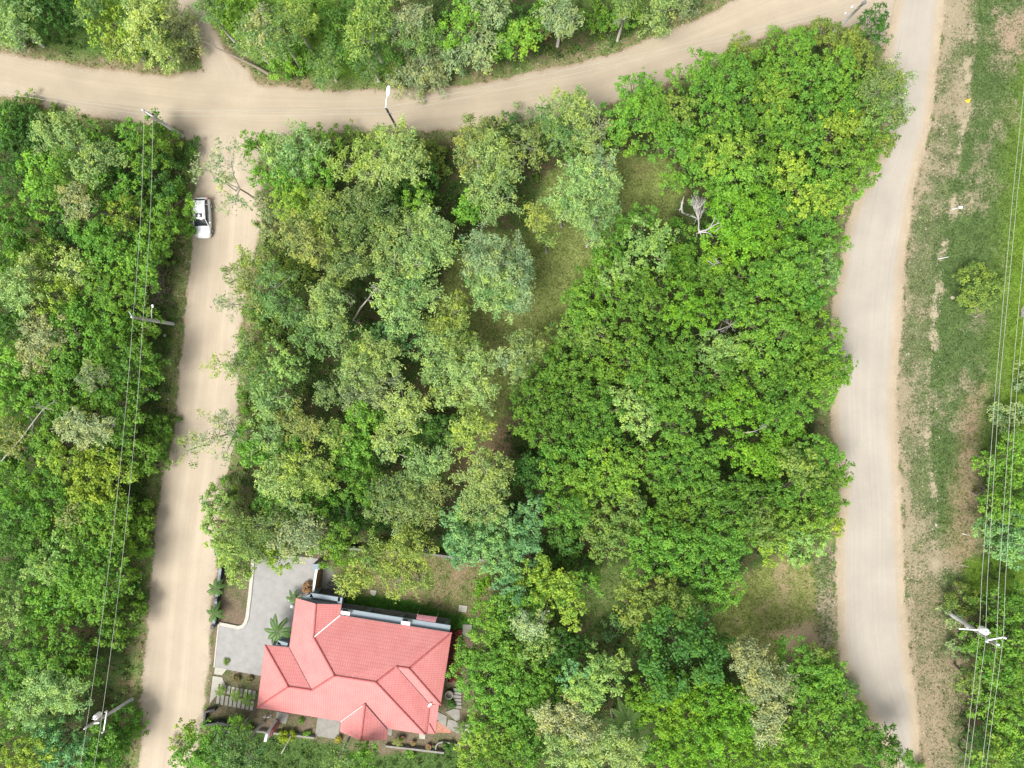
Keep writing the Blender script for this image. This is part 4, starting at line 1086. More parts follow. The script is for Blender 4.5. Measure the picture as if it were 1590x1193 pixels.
opn = np.maximum.reduce([sdist(X, Y, Z) for Z in (Z_FIELD, Z_CLEAR, Z_LRC, Z_MID, Z_YARD, Z_SOUTH)])
ok = (opn > .1) & (dr[G] < -.1) & (veg[G] + rng.normal(size=len(X))*.18 > .62) & ~((sdist(X,Y,Z_HOME) > 0) & (sdist(X,Y,Z_YARD) < .1) & (sdist(X,Y,Z_SOUTH) < .1))
ix = np.nonzero(ok)[0][:16000]
scatter('grass', X[ix], Y[ix], plant[G[ix]]*(.85+.4*rng.random((len(ix),1))), .10+.2*rng.random(len(ix)), .04+.14*rng.random(len(ix)), 8, .15,
        'short patchy grass on the field, clearings and yard', 'grass', .3, .35)
ok = (sdist(X,Y,Z_FIELD) > 0) & (dr[G] < 0) & (veg[G] < .5) & (veg[G] + rng.normal(size=len(X))*.25 > .22)
ix = np.nonzero(ok)[0][:6500]
base = np.array([(.10,.16,.05),(.19,.17,.085),(.08,.15,.035)])[rng.integers(0,3,len(ix))]
scatter('roadside_tufts', X[ix], Y[ix], base*(.8+.4*rng.random((len(ix),1))), .08+.14*rng.random(len(ix)), .04+.1*rng.random(len(ix)), 6, .12,
        'small weeds dotted over the bare shoulder of the right road', 'weeds', .4)

ok = ((dr[G] > -1.2) & (dr[G] < .9) & (rng.random(len(X)) < .5)) | (sdist(X,Y,pw([(1390,-60),(1475,-60),(1450,1250),(1390,1250)])) > 0) & (dr[G] < .3) & (rng.random(len(X)) < .6)
ix = np.nonzero(ok)[0][:6000]; n_ = len(ix); gsz = .03 + .07*rng.random(n_)**3
tet = np.array([[1,0,0],[0,1,0],[-1,0,0],[0,-1,0],[0,0,.8]]); gv = tet[None]*gsz[:,None,None]*(.6+.8*rng.random((n_,5,1)))
gv = gv + np.stack([X[ix], Y[ix], zg[G[ix]]], 1)[:,None,:]; tf_ = np.array([[0,1,4],[1,2,4],[2,3,4],[3,0,4]])
me = raw_mesh('gravel', gv.reshape(-1,3), (np.arange(n_)[:,None,None]*5 + tf_).reshape(-1,3), M['rock'])
tag(link(bpy.data.objects.new('gravel', me)), 'loose pale stones scattered along the road edges', 'gravel', kind='stuff')

# ------------------------------------------------------------------ house
def HP(x, y, z=0.0): return W(400 + x/3.975, 893 + y/3.975, z)
ZE = 3.1; TP = math.tan(math.radians(24))
V2 = {'A':(237,143),'B':(360,178),'Cc':(518,182),'D':(510,248),'E':(345,385),'F':(1198,357),'G':(1130,800),'H':(935,577),'I':(857,565),
      'J':(730,662),'K':(475,622),'L':(335,712),'Mm':(190,690),'N':(45,432),'O':(195,447),'P':(-4,820),'U':(1033,985),'V':(1060,795)}
FACES = {'n':(['D','F','H','I','J','K','E'],('D','F'),0), 'ne':(['B','Cc','D','E'],('Cc','D'),0), 'w':(['A','B','E','K','L','O'],('A','O'),0),
         'wn':(['N','O','L','Mm'],('N','O'),0), 'ww':(['N','Mm','P'],('N','P'),0), 's':(['P','Mm','L','K','J','U'],('P','U'),0),
         'e':(['J','I','V','U'],('V','U'),0), 'es':(['I','H','G','V'],('V','G'),0), 'ee':(['H','F','G'],('F','G'),0)}
EAVE = set('A Cc D F G N O P U V'.split())
def ground2(k): x, y = V2[k]; p = HP(x, y, 0); return np.array(p[:2])
def plane(face):
    vs, (a, b), _ = FACES[face]
    A3 = np.array(HP(*V2[a], ZE)[:2]); B3 = np.array(HP(*V2[b], ZE)[:2]); d = (B3-A3)/np.linalg.norm(B3-A3)
    nrm = np.array([-d[1], d[0]]); cen = np.mean([np.array(HP(*V2[k], ZE)[:2]) for k in vs], axis=0)
    if (cen-A3) @ nrm < 0: nrm = -nrm
    return A3, d, nrm
ZV = {k: [] for k in V2}
for f_ in FACES:
    A3, d, nrm = plane(f_)
    for k in FACES[f_][0]:
        if k in EAVE: continue
        g_ = ground2(k); z = (ZE + TP*(nrm@g_ - nrm@A3)) / (1 + TP*(nrm@g_)/H); ZV[k].append(z)
ZV = {k: (ZE if k in EAVE else float(np.mean(v))) for k, v in ZV.items()}
ZV['B'] = ZE + .95; ZV['E'] = max(ZV['E'], ZE+1.0)
print('ROOFZ', {k: round(v,2) for k, v in ZV.items()})
R3 = {k: HP(*V2[k], ZV[k]) for k in V2}
hc = R3['K']; hb = (hc[0], hc[1], 0)
house = empty('house', hb, 'single-storey blue-grey house under a salmon-red tiled hip roof', 'house')
def up_poly(mb, pts, uv):
    a = sum(pts[k][0]*pts[(k+1)%len(pts)][1]-pts[(k+1)%len(pts)][0]*pts[k][1] for k in range(len(pts)))
    if a < 0: pts = pts[::-1]; uv = uv[::-1]
    mb.poly(pts, uv)
rf = MB()
def tile_uv(p, A3, d, nrm):
    q = np.array(p[:2]) - A3; return (float(q@d)+50, float(q@nrm)/math.cos(math.atan(TP))+50)
for f_ in FACES:
    A3, d, nrm = plane(f_); pts = [R3[k] for k in FACES[f_][0]]
    up_poly(rf, pts, [tile_uv(p, A3, d, nrm) for p in pts])
# porch gable over the south plane
def plz(x, y, face):
    A3, d, nrm = plane(face); g_ = np.array(HP(x, y, 0)[:2]); return (ZE + TP*(nrm@g_ - nrm@A3)) / (1 + TP*(nrm@g_)/H)
zs = plz(663, 795, 's') + .06
PS = HP(663,795,zs); PR = HP(635,1025,zs-.05); P1 = HP(512,905,ZE+.02); P2 = HP(508,966,ZE-.02); P3 = HP(799,1016,ZE-.02); P4 = HP(803,955,ZE+.02)
for pts, (a, b) in (([PS,P1,P2,PR],(P1,P2)), ([PS,PR,P3,P4],(P3,P4))):
    a = np.array(a[:2]); b = np.array(b[:2]); d = (b-a)/np.linalg.norm(b-a); nrm = np.array([-d[1], d[0]])
    if (np.array(PS[:2])-a)@nrm < 0: nrm = -nrm
    up_poly(rf, pts, [tile_uv(p, a, d, nrm) for p in pts])
# small lower roof at the south-east corner
LV=[HP(1062,802,2.98),HP(1119,797,2.80),HP(1096,983,2.80),HP(1041,977,2.98)]
a = np.array(LV[1][:2]); b = np.array(LV[2][:2]); d = (b-a)/np.linalg.norm(b-a); nrm = np.array([-d[1], d[0]])
up_poly(rf, LV, [tile_uv(p, a, d, nrm) for p in LV])
roof = rf.build('roof', M['roof'], house, off=hb)
gb = MB(); gb.poly([R3['A'], R3['Cc'], R3['B']]); gb.poly([P2, P3, PR])
gb.build('gable', M['bluegrey'], house, off=hb)
rc_ = MB()
def cap(a, b, r=.095):
    a = Vector(a); b = Vector(b); n_ = max(2, int((b-a).length/.35))
    rc_.tube([a.lerp(b, k/n_) for k in range(n_+1)], [r if k % 2 else r*1.14 for k in range(n_+1)], 8)
for a, b in (('B','E'),('E','K'),('K','J'),('J','I'),('I','H'),('H','F'),('H','G'),('K','L'),('L','Mm'),('Mm','N'),('Mm','P'),('J','U')): cap(R3[a], R3[b])
cap(PS, PR); cap(HP(1060,920,2.99), HP(1095,981,2.83), .05); cap(HP(1062,802,3.02), HP(1041,977,3.02), .07)
rc_.build('ridge_cap', M['ridge'], roof, True, off=hb)
vf_ = MB(); up = Vector((0,0,.05))
vf_.beam(Vector(R3['D'])+up, Vector(R3['E'])+up, .10, .03); vf_.beam(Vector(P1)+up, Vector(P1).lerp(Vector(PS), .9)+up, .035, .03)
q = HP(1066,798,3.35); vf_.box(q, (.28,.2,.12), .5); vf_.box((q[0]-.15,q[1]-.2,q[2]-.03), (.2,.22,.08), 1.1)
vf_.build('valley_flashing', M['white'], roof, off=hb)
for a, b in ((R3['O'],R3['L']),(R3['I'],R3['V']),(P4,PS)): MB().beam(Vector(a)+up*.4, Vector(b)+up*.4, .05, .02).build('valley_gutter', M['dark'], roof, off=hb)
OUT = ['A','Cc','D','F','G','V','U','P','N','O']
out2 = [np.array(R3[k][:2]) for k in OUT]
def inset(P, d):
    n = len(P); ar = sum(P[k][0]*P[(k+1)%n][1]-P[(k+1)%n][0]*P[k][1] for k in range(n)); s = 1 if ar > 0 else -1; o = []
    for k in range(n):
        a = P[k-1]; b = P[k]; c = P[(k+1)%n]; e1 = (b-a)/np.linalg.norm(b-a); e2 = (c-b)/np.linalg.norm(c-b)
        n1 = s*np.array([-e1[1],e1[0]]); n2 = s*np.array([-e2[1],e2[0]]); m = n1+n2; l = m@m
        o.append(b + m*(2*d/max(l,.6)) if l > .05 else b+n1*d)
    return o
MB().prism([tuple(p) for p in inset(out2, .03)], ZE-.16, ZE-.02).build('soffit', M['white'], house, off=hb)
wl = inset(out2, .42)
MB().prism([tuple(p) for p in wl], 0.02, ZE-.165).build('wall', M['bluegrey'], house, off=hb)
HA = math.atan2(R3['F'][1]-R3['D'][1], R3['F'][0]-R3['D'][0])
hd = Vector((math.cos(HA), math.sin(HA), 0)); hn = Vector((-math.sin(HA), math.cos(HA), 0))
led = [Vector(R3['D'])+hn*.02, Vector(R3['F'])-hd*.25+hn*.02]
MB().prism([tuple(p[:2]) for p in (led[0]-hn*.6-hd*.05, led[1]-hn*.6, led[1]+hn*.60, led[0]+hn*.60-hd*.05)], 2.55, 2.72).build('wall_ledge', M['bluegrey'], house, off=hb)
for px, py in ((577.5,946.5),(627.5,954.5),(695.5,965)):
    foot = Vector(W(px, py, 0.25)); t_ = (foot-led[0]).dot(hd); topp = led[0] + hd*(t_ - .35) + hn*.30; topp.z = 2.6
    MB().beam(topp, foot, .46, .34).build('buttress', M['bluegrey'], house, off=hb)
# windows and doors on the walls that stand free of the trees
def wall_item(name, a, b, t, w, z0, z1, m, proud=.03):
    a = Vector((*a,0)); b = Vector((*b,0)); d = (b-a).normalized(); c = a.lerp(b, t); nn = Vector((d.y,-d.x,0)); 
    cen = sum((Vector((*q,0)) for q in wl), Vector())/len(wl)
    if (cen-c).dot(nn) > 0: nn = -nn
    c = c + nn*proud
    fr = MB().box((c.x,c.y,(z0+z1)/2), (w,.06,z1-z0), math.atan2(d.y,d.x)).build(name, M['white'], house, off=hb)
    c2 = c + nn*.02; MB().box((c2.x,c2.y,(z0+z1)/2), (w-.16,.05,z1-z0-.16), math.atan2(d.y,d.x)).build('pane' if name=='window' else 'door_leaf', m, fr, off=hb)
for t in (.15,.38,.62,.84): wall_item('window', wl[2], wl[3], t, 1.3, .95, 2.1, M['glass'], .02)
for t in (.3,.7): wall_item('window', wl[3], wl[4], t, 1.2, .95, 2.1, M['glass'])
for t in (.16,.30,.70,.86): wall_item('window', wl[7], wl[6], t, 1.3, .95, 2.1, M['glass'])
wall_item('door', wl[7], wl[6], .5, 1.1, .05, 2.15, M['dark']); wall_item('window', wl[8], wl[7], .5, 1.4, .95, 2.1, M['glass'])
for px, py in ((537.5,950.5),(630.5,966)):
    p = W(px, py, 2.9); o = MB().box((p[0],p[1],2.98), (.95,.36,.58), HA).build('air_conditioner', M['white'], house, off=hb)
    MB().box((p[0]+.185*hn.x-.1*hd.x, p[1]+.185*hn.y-.1*hd.y, 2.98), (.5,.02,.45), HA).build('fan_grille', M['dark'], o, off=hb)
def path_beams(mb, pts, z, w, h):
    for a, b in zip(pts[:-1], pts[1:]):
        A_ = Vector(W(*a, z)); B_ = Vector(W(*b, z)); d = (B_-A_).normalized()*w*.5
        mb.beam(A_-d*.98, B_+d*.0, w, h)
cn = MB(); path_beams(cn, [(472,931),(485.5,924),(528.5,930.5),(527.5,938)], 2.88, .46, .3)
cn.build('porch_frame', M['bluegrey'], house, off=hb)
cn = MB(); path_beams(cn, [(431,1003),(435,997.5),(447,1001)], 2.75, .42, .3); cn.build('porch_frame', M['bluegrey'], house, off=hb)
for px, py in ((486,925),(528,931)):
    p = W(px, py, 2.7); MB().box((p[0],p[1],1.36), (.34,.34,2.68), HA).build('column', M['bluegrey'], house, off=hb)
MB().prism([W(*q,0)[:2] for q in ((480,928),(490,912),(536,918),(534,938),(500,950))], .03, .12).build('porch_floor', M['darkfloor'], house, off=hb)
p = [W(648,954.5,2.35),W(678.5,958.5,2.35),W(675,971,2.62),W(645,966,2.62)]
am = MB(); n_=6
for k in range(n_):
    q = [tuple(Vector(p[0]).lerp(Vector(p[3]), t)) for t in (k/n_,(k+1)/n_)]; s_ = [tuple(Vector(p[1]).lerp(Vector(p[2]), t)) for t in (k/n_,(k+1)/n_)]
    lift = lambda v, t: (v[0], v[1], v[2]+.12*math.sin(math.pi*t))
    am.poly([lift(q[0],k/n_), lift(s_[0],k/n_), lift(s_[1],(k+1)/n_), lift(q[1],(k+1)/n_)])
for (dx,) in ((.02,),(1,),): pass
o = am.build('awning', M['pink'], house, off=hb)
sm = o.modifiers.new('thickness', 'SOLIDIFY'); sm.thickness = .03
e = MB(); e.tube([p[0], (p[0][0],p[0][1],.1)], .03); e.tube([p[1], (p[1][0],p[1][1],.1)], .03); e.build('awning_post', M['steel'], house, off=hb)

# ------------------------------------------------------------------ paving, kerbs and walls round the house
def flat(name, pts, z1, m, label, cat, z0=-.1, group=None, kind=None):
    c = W(sum(p[0] for p in pts)/len(pts), sum(p[1] for p in pts)/len(pts)); off = (c[0], c[1], 0)
    o = MB().prism([W(*p,0)[:2] for p in pts], z0, z1).build(name, m, off=off); o.location = off; return tag(o, label, cat, group, kind)
flat('driveway', [(394,866),(392,900),(386,955),(380,967),(371,973),(341,967),(334,1036),(403,1049),(440,1049),(470,960),(482,918),(494,916),(497,868),(450,862)], .06, M['drive'],
     'grey concrete driveway sweeping from the left road round to the house', 'driveway', kind='structure')
def strip_thing(name, pts, w, h, m, label, cat, group=None, z0=-.05, cap_m=None, cap_h=.06):
    """wall or kerb following a polyline, one mesh with mitred joints"""
    P = [np.array(W(*p,0)[:2]) for p in pts]; n = len(P); Lf=[];Rt=[]
    for k in range(n):
        d = P[min(k+1,n-1)] - P[max(k-1,0)]; d = d/np.linalg.norm(d); nn = np.array([-d[1], d[0]])
        Lf.append(P[k]+nn*w/2); Rt.append(P[k]-nn*w/2)
    c = P[n//2]; off = (c[0], c[1], 0)
    ring = [tuple(p) for p in Lf + Rt[::-1]]
    if cap_m is None:
        o = MB().prism(ring, z0, h).build(name, m, off=off); o.location = off; return tag(o, label, cat, group)
    o = empty(name, off, label, cat, group)
    MB().prism(ring, z0, h-cap_h).build('panel', m, o, off=off)
    Lf2=[];Rt2=[]
    for a, b in zip(Lf, Rt): d = (a-b)/np.linalg.norm(a-b)*.03; Lf2.append(a+d); Rt2.append(b-d)
    MB().prism([tuple(p) for p in Lf2+Rt2[::-1]], h-cap_h+.001, h).build('coping', cap_m, o, off=off); return o
strip_thing('kerb', [(393,868),(392.5,885),(391,900),(388.5,925),(386,945),(384.5,958),(381.5,967),(377,972),(371,974),(356,971),(341,968)], .36, .17, M['kerb'],
            'white painted kerb curving round the planting bed beside the driveway', 'kerb')
strip_thing('kerb', [(340,968),(336,1005),(333,1036)], .14, .10, M['kerb'], 'thin pale edging strip where the driveway meets the left road', 'kerb')
strip_thing('boundary_wall', [(347,880),(344,905),(341,925)], .22, .85, M['dark'], 'dark low wall with grey coping beside the road, upper length by the palm', 'wall', 'low roadside walls by the planting bed', cap_m=M['bluegrey'])
strip_thing('boundary_wall', [(340.5,929),(338.5,948),(336.5,967)], .22, .85, M['dark'], 'dark low wall with grey coping beside the road, lower length at the kerb end', 'wall', 'low roadside walls by the planting bed', cap_m=M['bluegrey'])
for k, (q, t) in enumerate((((341,927),'between the two lengths of low roadside wall'), ((336,968.5),'at the lower end of the low roadside wall'))):
    p = W(*q, 0); o = MB().box((0,0,.5), (.3,.3,1.1)).box((0,0,1.09), (.36,.36,.08)).build('wall_post', M['dark']); o.location = (p[0],p[1],0)
    tag(o, 'short dark square post ' + t, 'post', 'posts of the low roadside wall')
strip_thing('low_wall', [(358,1133),(340,1119),(321,1121),(323,1101),(338,1098)], .25, .75, M['dark'], 'black low wall around the planting corner left of the house', 'wall')
strip_thing('low_wall', [(341,1117.5),(370,1123),(398,1131)], .28, .8, M['dark'], 'black low wall running from the corner towards the house entrance', 'wall')
strip_thing('yard_wall', [(500.5,868),(497,889),(492.5,920)], .16, 1.85, M['rust'], 'tall brown screen wall with a white top beside the driveway', 'wall', cap_m=M['white'])
p = W(499.5,872,0); o = MB().box((0,0,1.05), (.7,.55,2.2)).box((0,0,2.2),(.78,.63,.1)).build('gate_pillar', M['bluegrey']); o.location = (p[0],p[1],0)
tag(o, 'blue-grey square pillar at the top end of the brown screen wall', 'pillar')
strip_thing('garden_wall', [(503,846),(585,852),(606,854),(668,857.5),(702,862),(760,868)], .24, 1.0, M['concrete'], 'pale garden wall behind the back lawn, half hidden by trees', 'wall')
strip_thing('garden_wall', [(390,1131),(416,1134.5),(452,1138),(490,1143)], .2, .5, M['concrete'], 'low beige garden wall below the left half of the house', 'wall')
strip_thing('garden_wall', [(600,1155.5),(645,1160.5),(690,1166)], .2, .5, M['concrete'], 'low beige garden wall with pots below the right half of the house', 'wall')
strip_thing('bed_edging', [(676.6,1162),(677.5,1156),(681,1152),(687,1150.5),(696,1151.5),(706,1153.5),(714,1156)], .16, .32, M['concrete'], 'curved concrete edging of the small bed at the house corner', 'edging')
GP = 'concrete slabs around the house'
flat('slab', [(334.5,1035.5),(353,1038.5),(345,1048),(332.6,1046.5)], .085, M['slab'], 'white wedge-shaped slab at the lower left of the driveway', 'slab', group=GP)
flat('slab', [(331,1049.5),(345,1051.5),(350,1063),(340,1061.5),(338.5,1078),(330,1087),(325.5,1093)], .07, M['slab'], 'white curving slab joining the striped path to the road', 'slab', group=GP)
flat('slab', [(494,1112),(529,1117),(526,1148),(489.5,1142)], .08, M['concrete'], 'square grey slab below the front of the red roof', 'slab', group=GP)
flat('slab', [(430,1105),(449,1108),(444,1124),(428,1120)], .07, M['concrete'], 'small worn grey slab beside the white entrance pillar', 'slab', group=GP)
flat('slab', [(651,1138),(661,1139),(660,1147.5),(651,1146.5)], .08, M['slab'], 'small white slab under the roof point at the lower right', 'slab', group=GP)
flat('slab', [(603,1128),(610,1129),(608,1142),(602,1141)], .08, M['concrete'], 'small grey slab just right of the porch gable', 'slab', group=GP)
flat('apron', [(530,936),(700,961),(697,985),(528,962)], .07, M['concrete'], 'narrow concrete apron along the back wall of the house', 'paving', kind=None)
flat('slab', [(502,882),(514,877),(536,926),(532,931),(499,926)], .06, M['concrete'], 'stained concrete pad behind the brown screen wall', 'slab', group=GP)
flat('slab', [(575,916),(585,917),(584,921),(582,925),(578,924),(575,921)], .09, M['slab'], 'small broken pale slab on the lawn, nearer the yellow-green trees', 'slab', group=GP)
flat('slab', [(713,939),(726,941),(724,951),(712,949)], .09, M['slab'], 'square drain cover on the lawn near its right end', 'slab', group=GP)
flat('slab', [(719,969),(733,970),(732,986),(728,990),(718,985)], .10, M['concrete'], 'pale concrete pad off the upper right corner of the red roof', 'slab', group=GP)
flat('slab', [(692,1105),(704,1100.5),(714,1101.5),(714,1117),(708,1119)], .09, M['concrete'], 'grey landing slab at the foot of the narrow steps', 'slab', group=GP)
flat('slab', [(680,1105),(694,1112),(692,1130),(684,1123),(679,1117)], .07, M['concrete'], 'angular grey flagstone touching the lower right roof edge', 'slab', group=GP)
flat('slab', [(696,1116.5),(706,1119),(719.5,1130),(721,1142),(710,1138),(693.5,1131)], .06, M['concrete'], 'ribbed grey paving between the flagstone and the garden path', 'slab', group=GP)
flat('slab', [(722,1121.5),(736,1126.5),(735,1137),(727,1144),(720,1156),(722,1141)], .08, M['slab'], 'pale forked slab furthest right of the house', 'slab', group=GP)
flat('brick_paving', [(679,1119),(701,1131),(700,1138),(677,1137.5)], .05, M['brick'], 'small patch of reddish brick paving by the lower right roof', 'paving')
for k in range(6):
    y = 1070 + k*5.4; o = MB().box((0,0,.10-.0*k), (.88,.30,.22-.02*k), -.1).build('step', M['concrete']); p = W(710.5, y, 0); o.location = (p[0],p[1],0)
    tag(o, f"narrow concrete step right of the house, {['topmost','second','third','fourth','fifth','lowest'][k]} of six from the top", 'step', 'narrow steps right of the house')
OR = ['first','second','third','fourth','fifth','sixth','seventh','eighth','ninth']
for row, (x0, y0, l, n_) in enumerate(((176,388,100,9),(150,520,120,9))):
    for k in range(n_):
        px = 320+(x0+52*k)/7.95; py = 1020+(y0+10*k)/7.95; p = W(px, py, 0)
        o = MB().box((0,0,.0), (.33,l/7.95/S,.14), -.14).build('paver', M['slab']); o.location = (p[0],p[1],.0)
        tag(o, f"cream concrete paver, {OR[k]} from the left in the {['upper','lower'][row]} row of the path", 'paver', 'pavers of the striped path left of the house')
# stacked clay tiles beside the east wall
tl_ = MB()
for i in range(34):
    for j in range(6):
        px = 699 + j*3.4 + (i%2)*.6 - i*.08; py = 978 + i*2.4; p = W(px, py, 0)
        if rnd.random() < .1: continue
        tl_.box((p[0],p[1],.12+rnd.random()*.1), (.22,.12,.22+rnd.random()*.1), -.12+rnd.uniform(-.06,.06), rnd.uniform(-.2,.2))
p0 = W(706,1018,0); o = tl_.build('tile_stack', M['terra'], off=p0); o.location = p0; tag(o, 'rows of dark red clay tiles stacked along the right side of the house', 'roof tiles')
p = W(428,1124,0); o = empty('entrance_pillar', p, 'tall pale blue-grey slab pillar left of the front of the house', 'pillar')
MB().box((p[0],p[1],1.5), (.28,.9,3.0), -.25).build('panel', M['white'], o, off=p); MB().box((p[0]+.30,p[1]+.1,1.1), (.18,.75,2.2), -.25).build('inner_panel', M['ridge'], o, off=p)
p = W(413,1110,0); o = MB().tube([(0,0,.1),(0,0,.6),(.1,.1,.8),(.5,.1,.8),(.6,.05,.7),(.6,0,.1)], .06, 8).build('pipe', M['white'], smooth=True); o.location = p; tag(o, 'bent white pipe against the front corner of the house', 'pipe')
p = W(698,1076,0); o = MB().lathe((0,0,0), [(.36,0),(.48,.45),(.46,.6),(.38,.6),(.34,.45),(.28,.2)], 20).build('basin', M['concrete'], smooth=True); o.location = p; tag(o, 'round grey concrete basin right of the house by the steps', 'basin')
hs = MB(); c = W(518,905,0)
for k in range(3):
    q = [(c[0]+rnd.uniform(-.4,.4)+ (.35+.1*k)*math.cos(t/14*2*math.pi+k), c[1]-.5*k+(.5)*math.sin(t/14*2*math.pi+k), .09+.02*k) for t in range(15)]
    hs.tube(q, .025, 5)
o = hs.build('hose', M['rubber'], smooth=True, off=c); o.location = (c[0],c[1],0); tag(o, 'black hose lying in loose coils on the concrete pad', 'hose')
def small_plant(mbv, c, R, n, colr, L=.16, asp=.5, hz=1.0):
    dd = sphere_dirs(n, rng, -.1); P = np.array(c) + dd*R*(.4+.6*rng.random((n,1)))*np.array([1,1,hz])
    v, f = leaves(P, dd + rng.normal(size=(n,3))*.4 + np.array([0,0,.5]), L*(.7+.6*rng.random(n)), L*asp)
    return v, f
def leafy(name, parent, off, parts, colr):
    V=[];F=[];nv=0
    for v, f in parts: V.append(v); F.append(f+nv); nv += len(v)
    V = np.vstack(V); V[:,2] = np.maximum(V[:,2], .03); F = np.vstack(F)
    me = raw_mesh(name, V-np.array(off), F, M['leaf']); set_attr(me, 'tone', 'FLOAT', 'FACE', np.clip(rng.normal(.5,.2,len(F)),0,1))
    o = link(bpy.data.objects.new(name, me), parent); o.color = (*colr,1); return o
for q, R, t in (((626,1145),.30,'left one'),((642,1152),.26,'middle one of the row'),((666,1157.5),.30,'right one'),((673.6,1157.5),.16,'tiny one nearest the curved bed')):
    p = W(*q, 0); o = empty('flower_pot', p, 'clay flower pot on the garden edge below the house, ' + t, 'flower pot', 'flower pots below the house')
    MB().lathe(p, [(R*.65,0),(R,R*1.3),(R*1.05,R*1.4),(R*.92,R*1.4),(R*.9,R*1.2)], 18).build('pot', M['brick'] if R > .2 else M['pink'], o, True, off=p)
    leafy('foliage', o, p, [small_plant(None, (p[0],p[1],R*1.6), R*.85, 60, None, .12)], COL['M'])
def bush(name, q, R, colr, label, n=900, L=.2, grp='garden plants round the house', cat='bush', hz=.7):
    p = W(*q, 0); o = empty(name, p, label, cat, grp); parts = []
    for k in range(int(8*R*R)+5):
        a = rnd.uniform(0,6.28); rr_ = R*rnd.random()**.6*.8
        parts.append(small_plant(None, (p[0]+rr_*math.cos(a), p[1]+rr_*math.sin(a), hz*R*(1-.5*rr_/R)), .3, n//(int(8*R*R)+5), None, L))
    leafy('foliage', o, p, parts, colr)
    s_ = MB()
    for k in range(5): a = k*1.25; s_.tube([p, (p[0]+.3*R*math.cos(a), p[1]+.3*R*math.sin(a), .4*R), (p[0]+.6*R*math.cos(a), p[1]+.6*R*math.sin(a), .8*hz*R)], [.03,.022,.01], 5)
    s_.build('stem', M['bark'], o, off=p); return o
bush('garden_bush', (448,1142), 1.05, (.22,.30,.02), 'round vivid yellow-green bush below the left half of the house', 1500)
bush('garden_bush', (478,1140), .5, COL['V'], 'small loose green bush between the yellow-green bush and the square slab', 350)
bush('garden_bush', (753,908), .5, (.24,.32,.03), 'small bright yellow-green bush on the right end of the back lawn', 400)
bush('garden_bush', (742,918), .7, COL['V'], 'bright green low bush at the right end of the back lawn', 500)
bush('garden_bush', (697,1159), .75, COL['D'], 'dark green bush inside the curved bed', 700)
bush('garden_bush', (636,1169), .6, COL['V'], 'leafy green bush below the garden wall under the middle pot', 500)
bush('garden_bush', (700,1092), .6, COL['D'], 'dark green bush between the basin and the landing slab', 500)
bush('dry_bush', (481,913), .75, (.33,.20,.11), 'dry brown bush at the top left corner of the house', 700, .24)
bush('garden_bush', (352,1027), .3, COL['O'], 'tiny olive tuft at the lower left of the driveway', 120)
bush('garden_bush', (369,1052), .4, (.16,.14,.06), 'small olive-brown bush in the bed above the striped path, left one', 260)
bush('garden_bush', (390,1055), .45, (.17,.15,.06), 'small olive-brown bush in the bed above the striped path, right one', 260)
bush('garden_bush', (527,1145), .45, (.30,.27,.04), 'yellowish bush tucked against the left of the porch gable', 300)
bush('garden_bush', (470,1118), .3, COL['V'], 'small green tuft on the bare bed below the front roof edge', 120)
for k, (q, t) in enumerate((((451.5,932.5),'upper'),((454,941),'lower'))):
    p = W(*q,0); o = MB().lathe((0,0,0), [(.18,0),(.24,.12),(.2,.24),(.08,.3)], 9).build('boulder', M['white'], smooth=True); o.location = p
    tag(o, f'small white boulder left of the house corner, {t} of the two', 'boulder', 'white boulders by the house corner')
# palms
def palm(q, R, h, nf, label, colr=(.075,.17,.035), grp='palms and cycads round the house', lean=0, name='palm'):
    p = W(*q, 0); o = empty(name, p, label, 'palm', grp); top = Vector((p[0], p[1], h))
    MB().tube([p, (p[0],p[1],h*.5), top], [.13,.10,.09], 8).build('trunk', M['bark'], o, True, off=p)
    V=[];F=[];nv=0; ra = MB()
    nf = int(nf*.72)
    for k in range(nf):
        a = 2*math.pi*(k+rnd.random()*.6)/nf; ln = R*rnd.uniform(.8,1.1); el = rnd.uniform(.1,.75); pts = []
        for i in range(12):
            t = i/11; rr_ = ln*(t*.95); z = h + ln*(math.sin(el)*t*.7 - .75*t*t*(.8+.3*rnd.random()*0))
            pts.append(Vector((p[0]+math.cos(a)*rr_, p[1]+math.sin(a)*rr_, max(.05,z))))
        ra.tube(pts, [.02*(1-.06*i) for i in range(12)], 4, False)
        P=[];Dv=[];N=[]
        for i in range(1, 34):
            t = i/34*11; i0 = int(t); i0 = min(i0,10); b = pts[i0].lerp(pts[i0+1], t-i0); fw = (pts[i0+1]-pts[i0]).normalized(); sd2 = fw.cross(Vector((0,0,1))).normalized()
            ll = .17*R*math.sin(math.pi*min(1,(i/34)*.85+.12))+.05
            for s_ in (-1,1):
                d = (sd2*s_ + fw*.55 - Vector((0,0,.22))).normalized(); w_ = fw*.035*max(1,R*.7)
                V += [b, b+d*ll*.5+w_, b+d*ll, b+d*ll*.5-w_]; F.append((nv,nv+1,nv+2,nv+3)); nv += 4
    Va = np.array([tuple(v) for v in V]); Va[:,2] = np.maximum(Va[:,2], .04)
    me = raw_mesh('fronds', Va-np.array(p), np.array(F), M['leaf']); set_attr(me, 'tone', 'FLOAT', 'FACE', np.clip(rng.normal(.5,.18,len(F)),0,1))
    fo = link(bpy.data.objects.new('fronds', me), o); fo.color = (*colr,1)
    ra.build('frond_stalks', M['bark'], fo, off=p)
palm((344,907), 1.25, 1.6, 12, 'green palm leaning over the upper low roadside wall')
palm((342,947), 1.25, 1.4, 11, 'spiky green palm over the lower low roadside wall')
palm((461,925), 1.0, 1.2, 11, 'dark green palm at the top left corner of the red roof')
palm((443,967), 1.9, 2.6, 13, 'largest palm beside the driveway, left of the red roof')
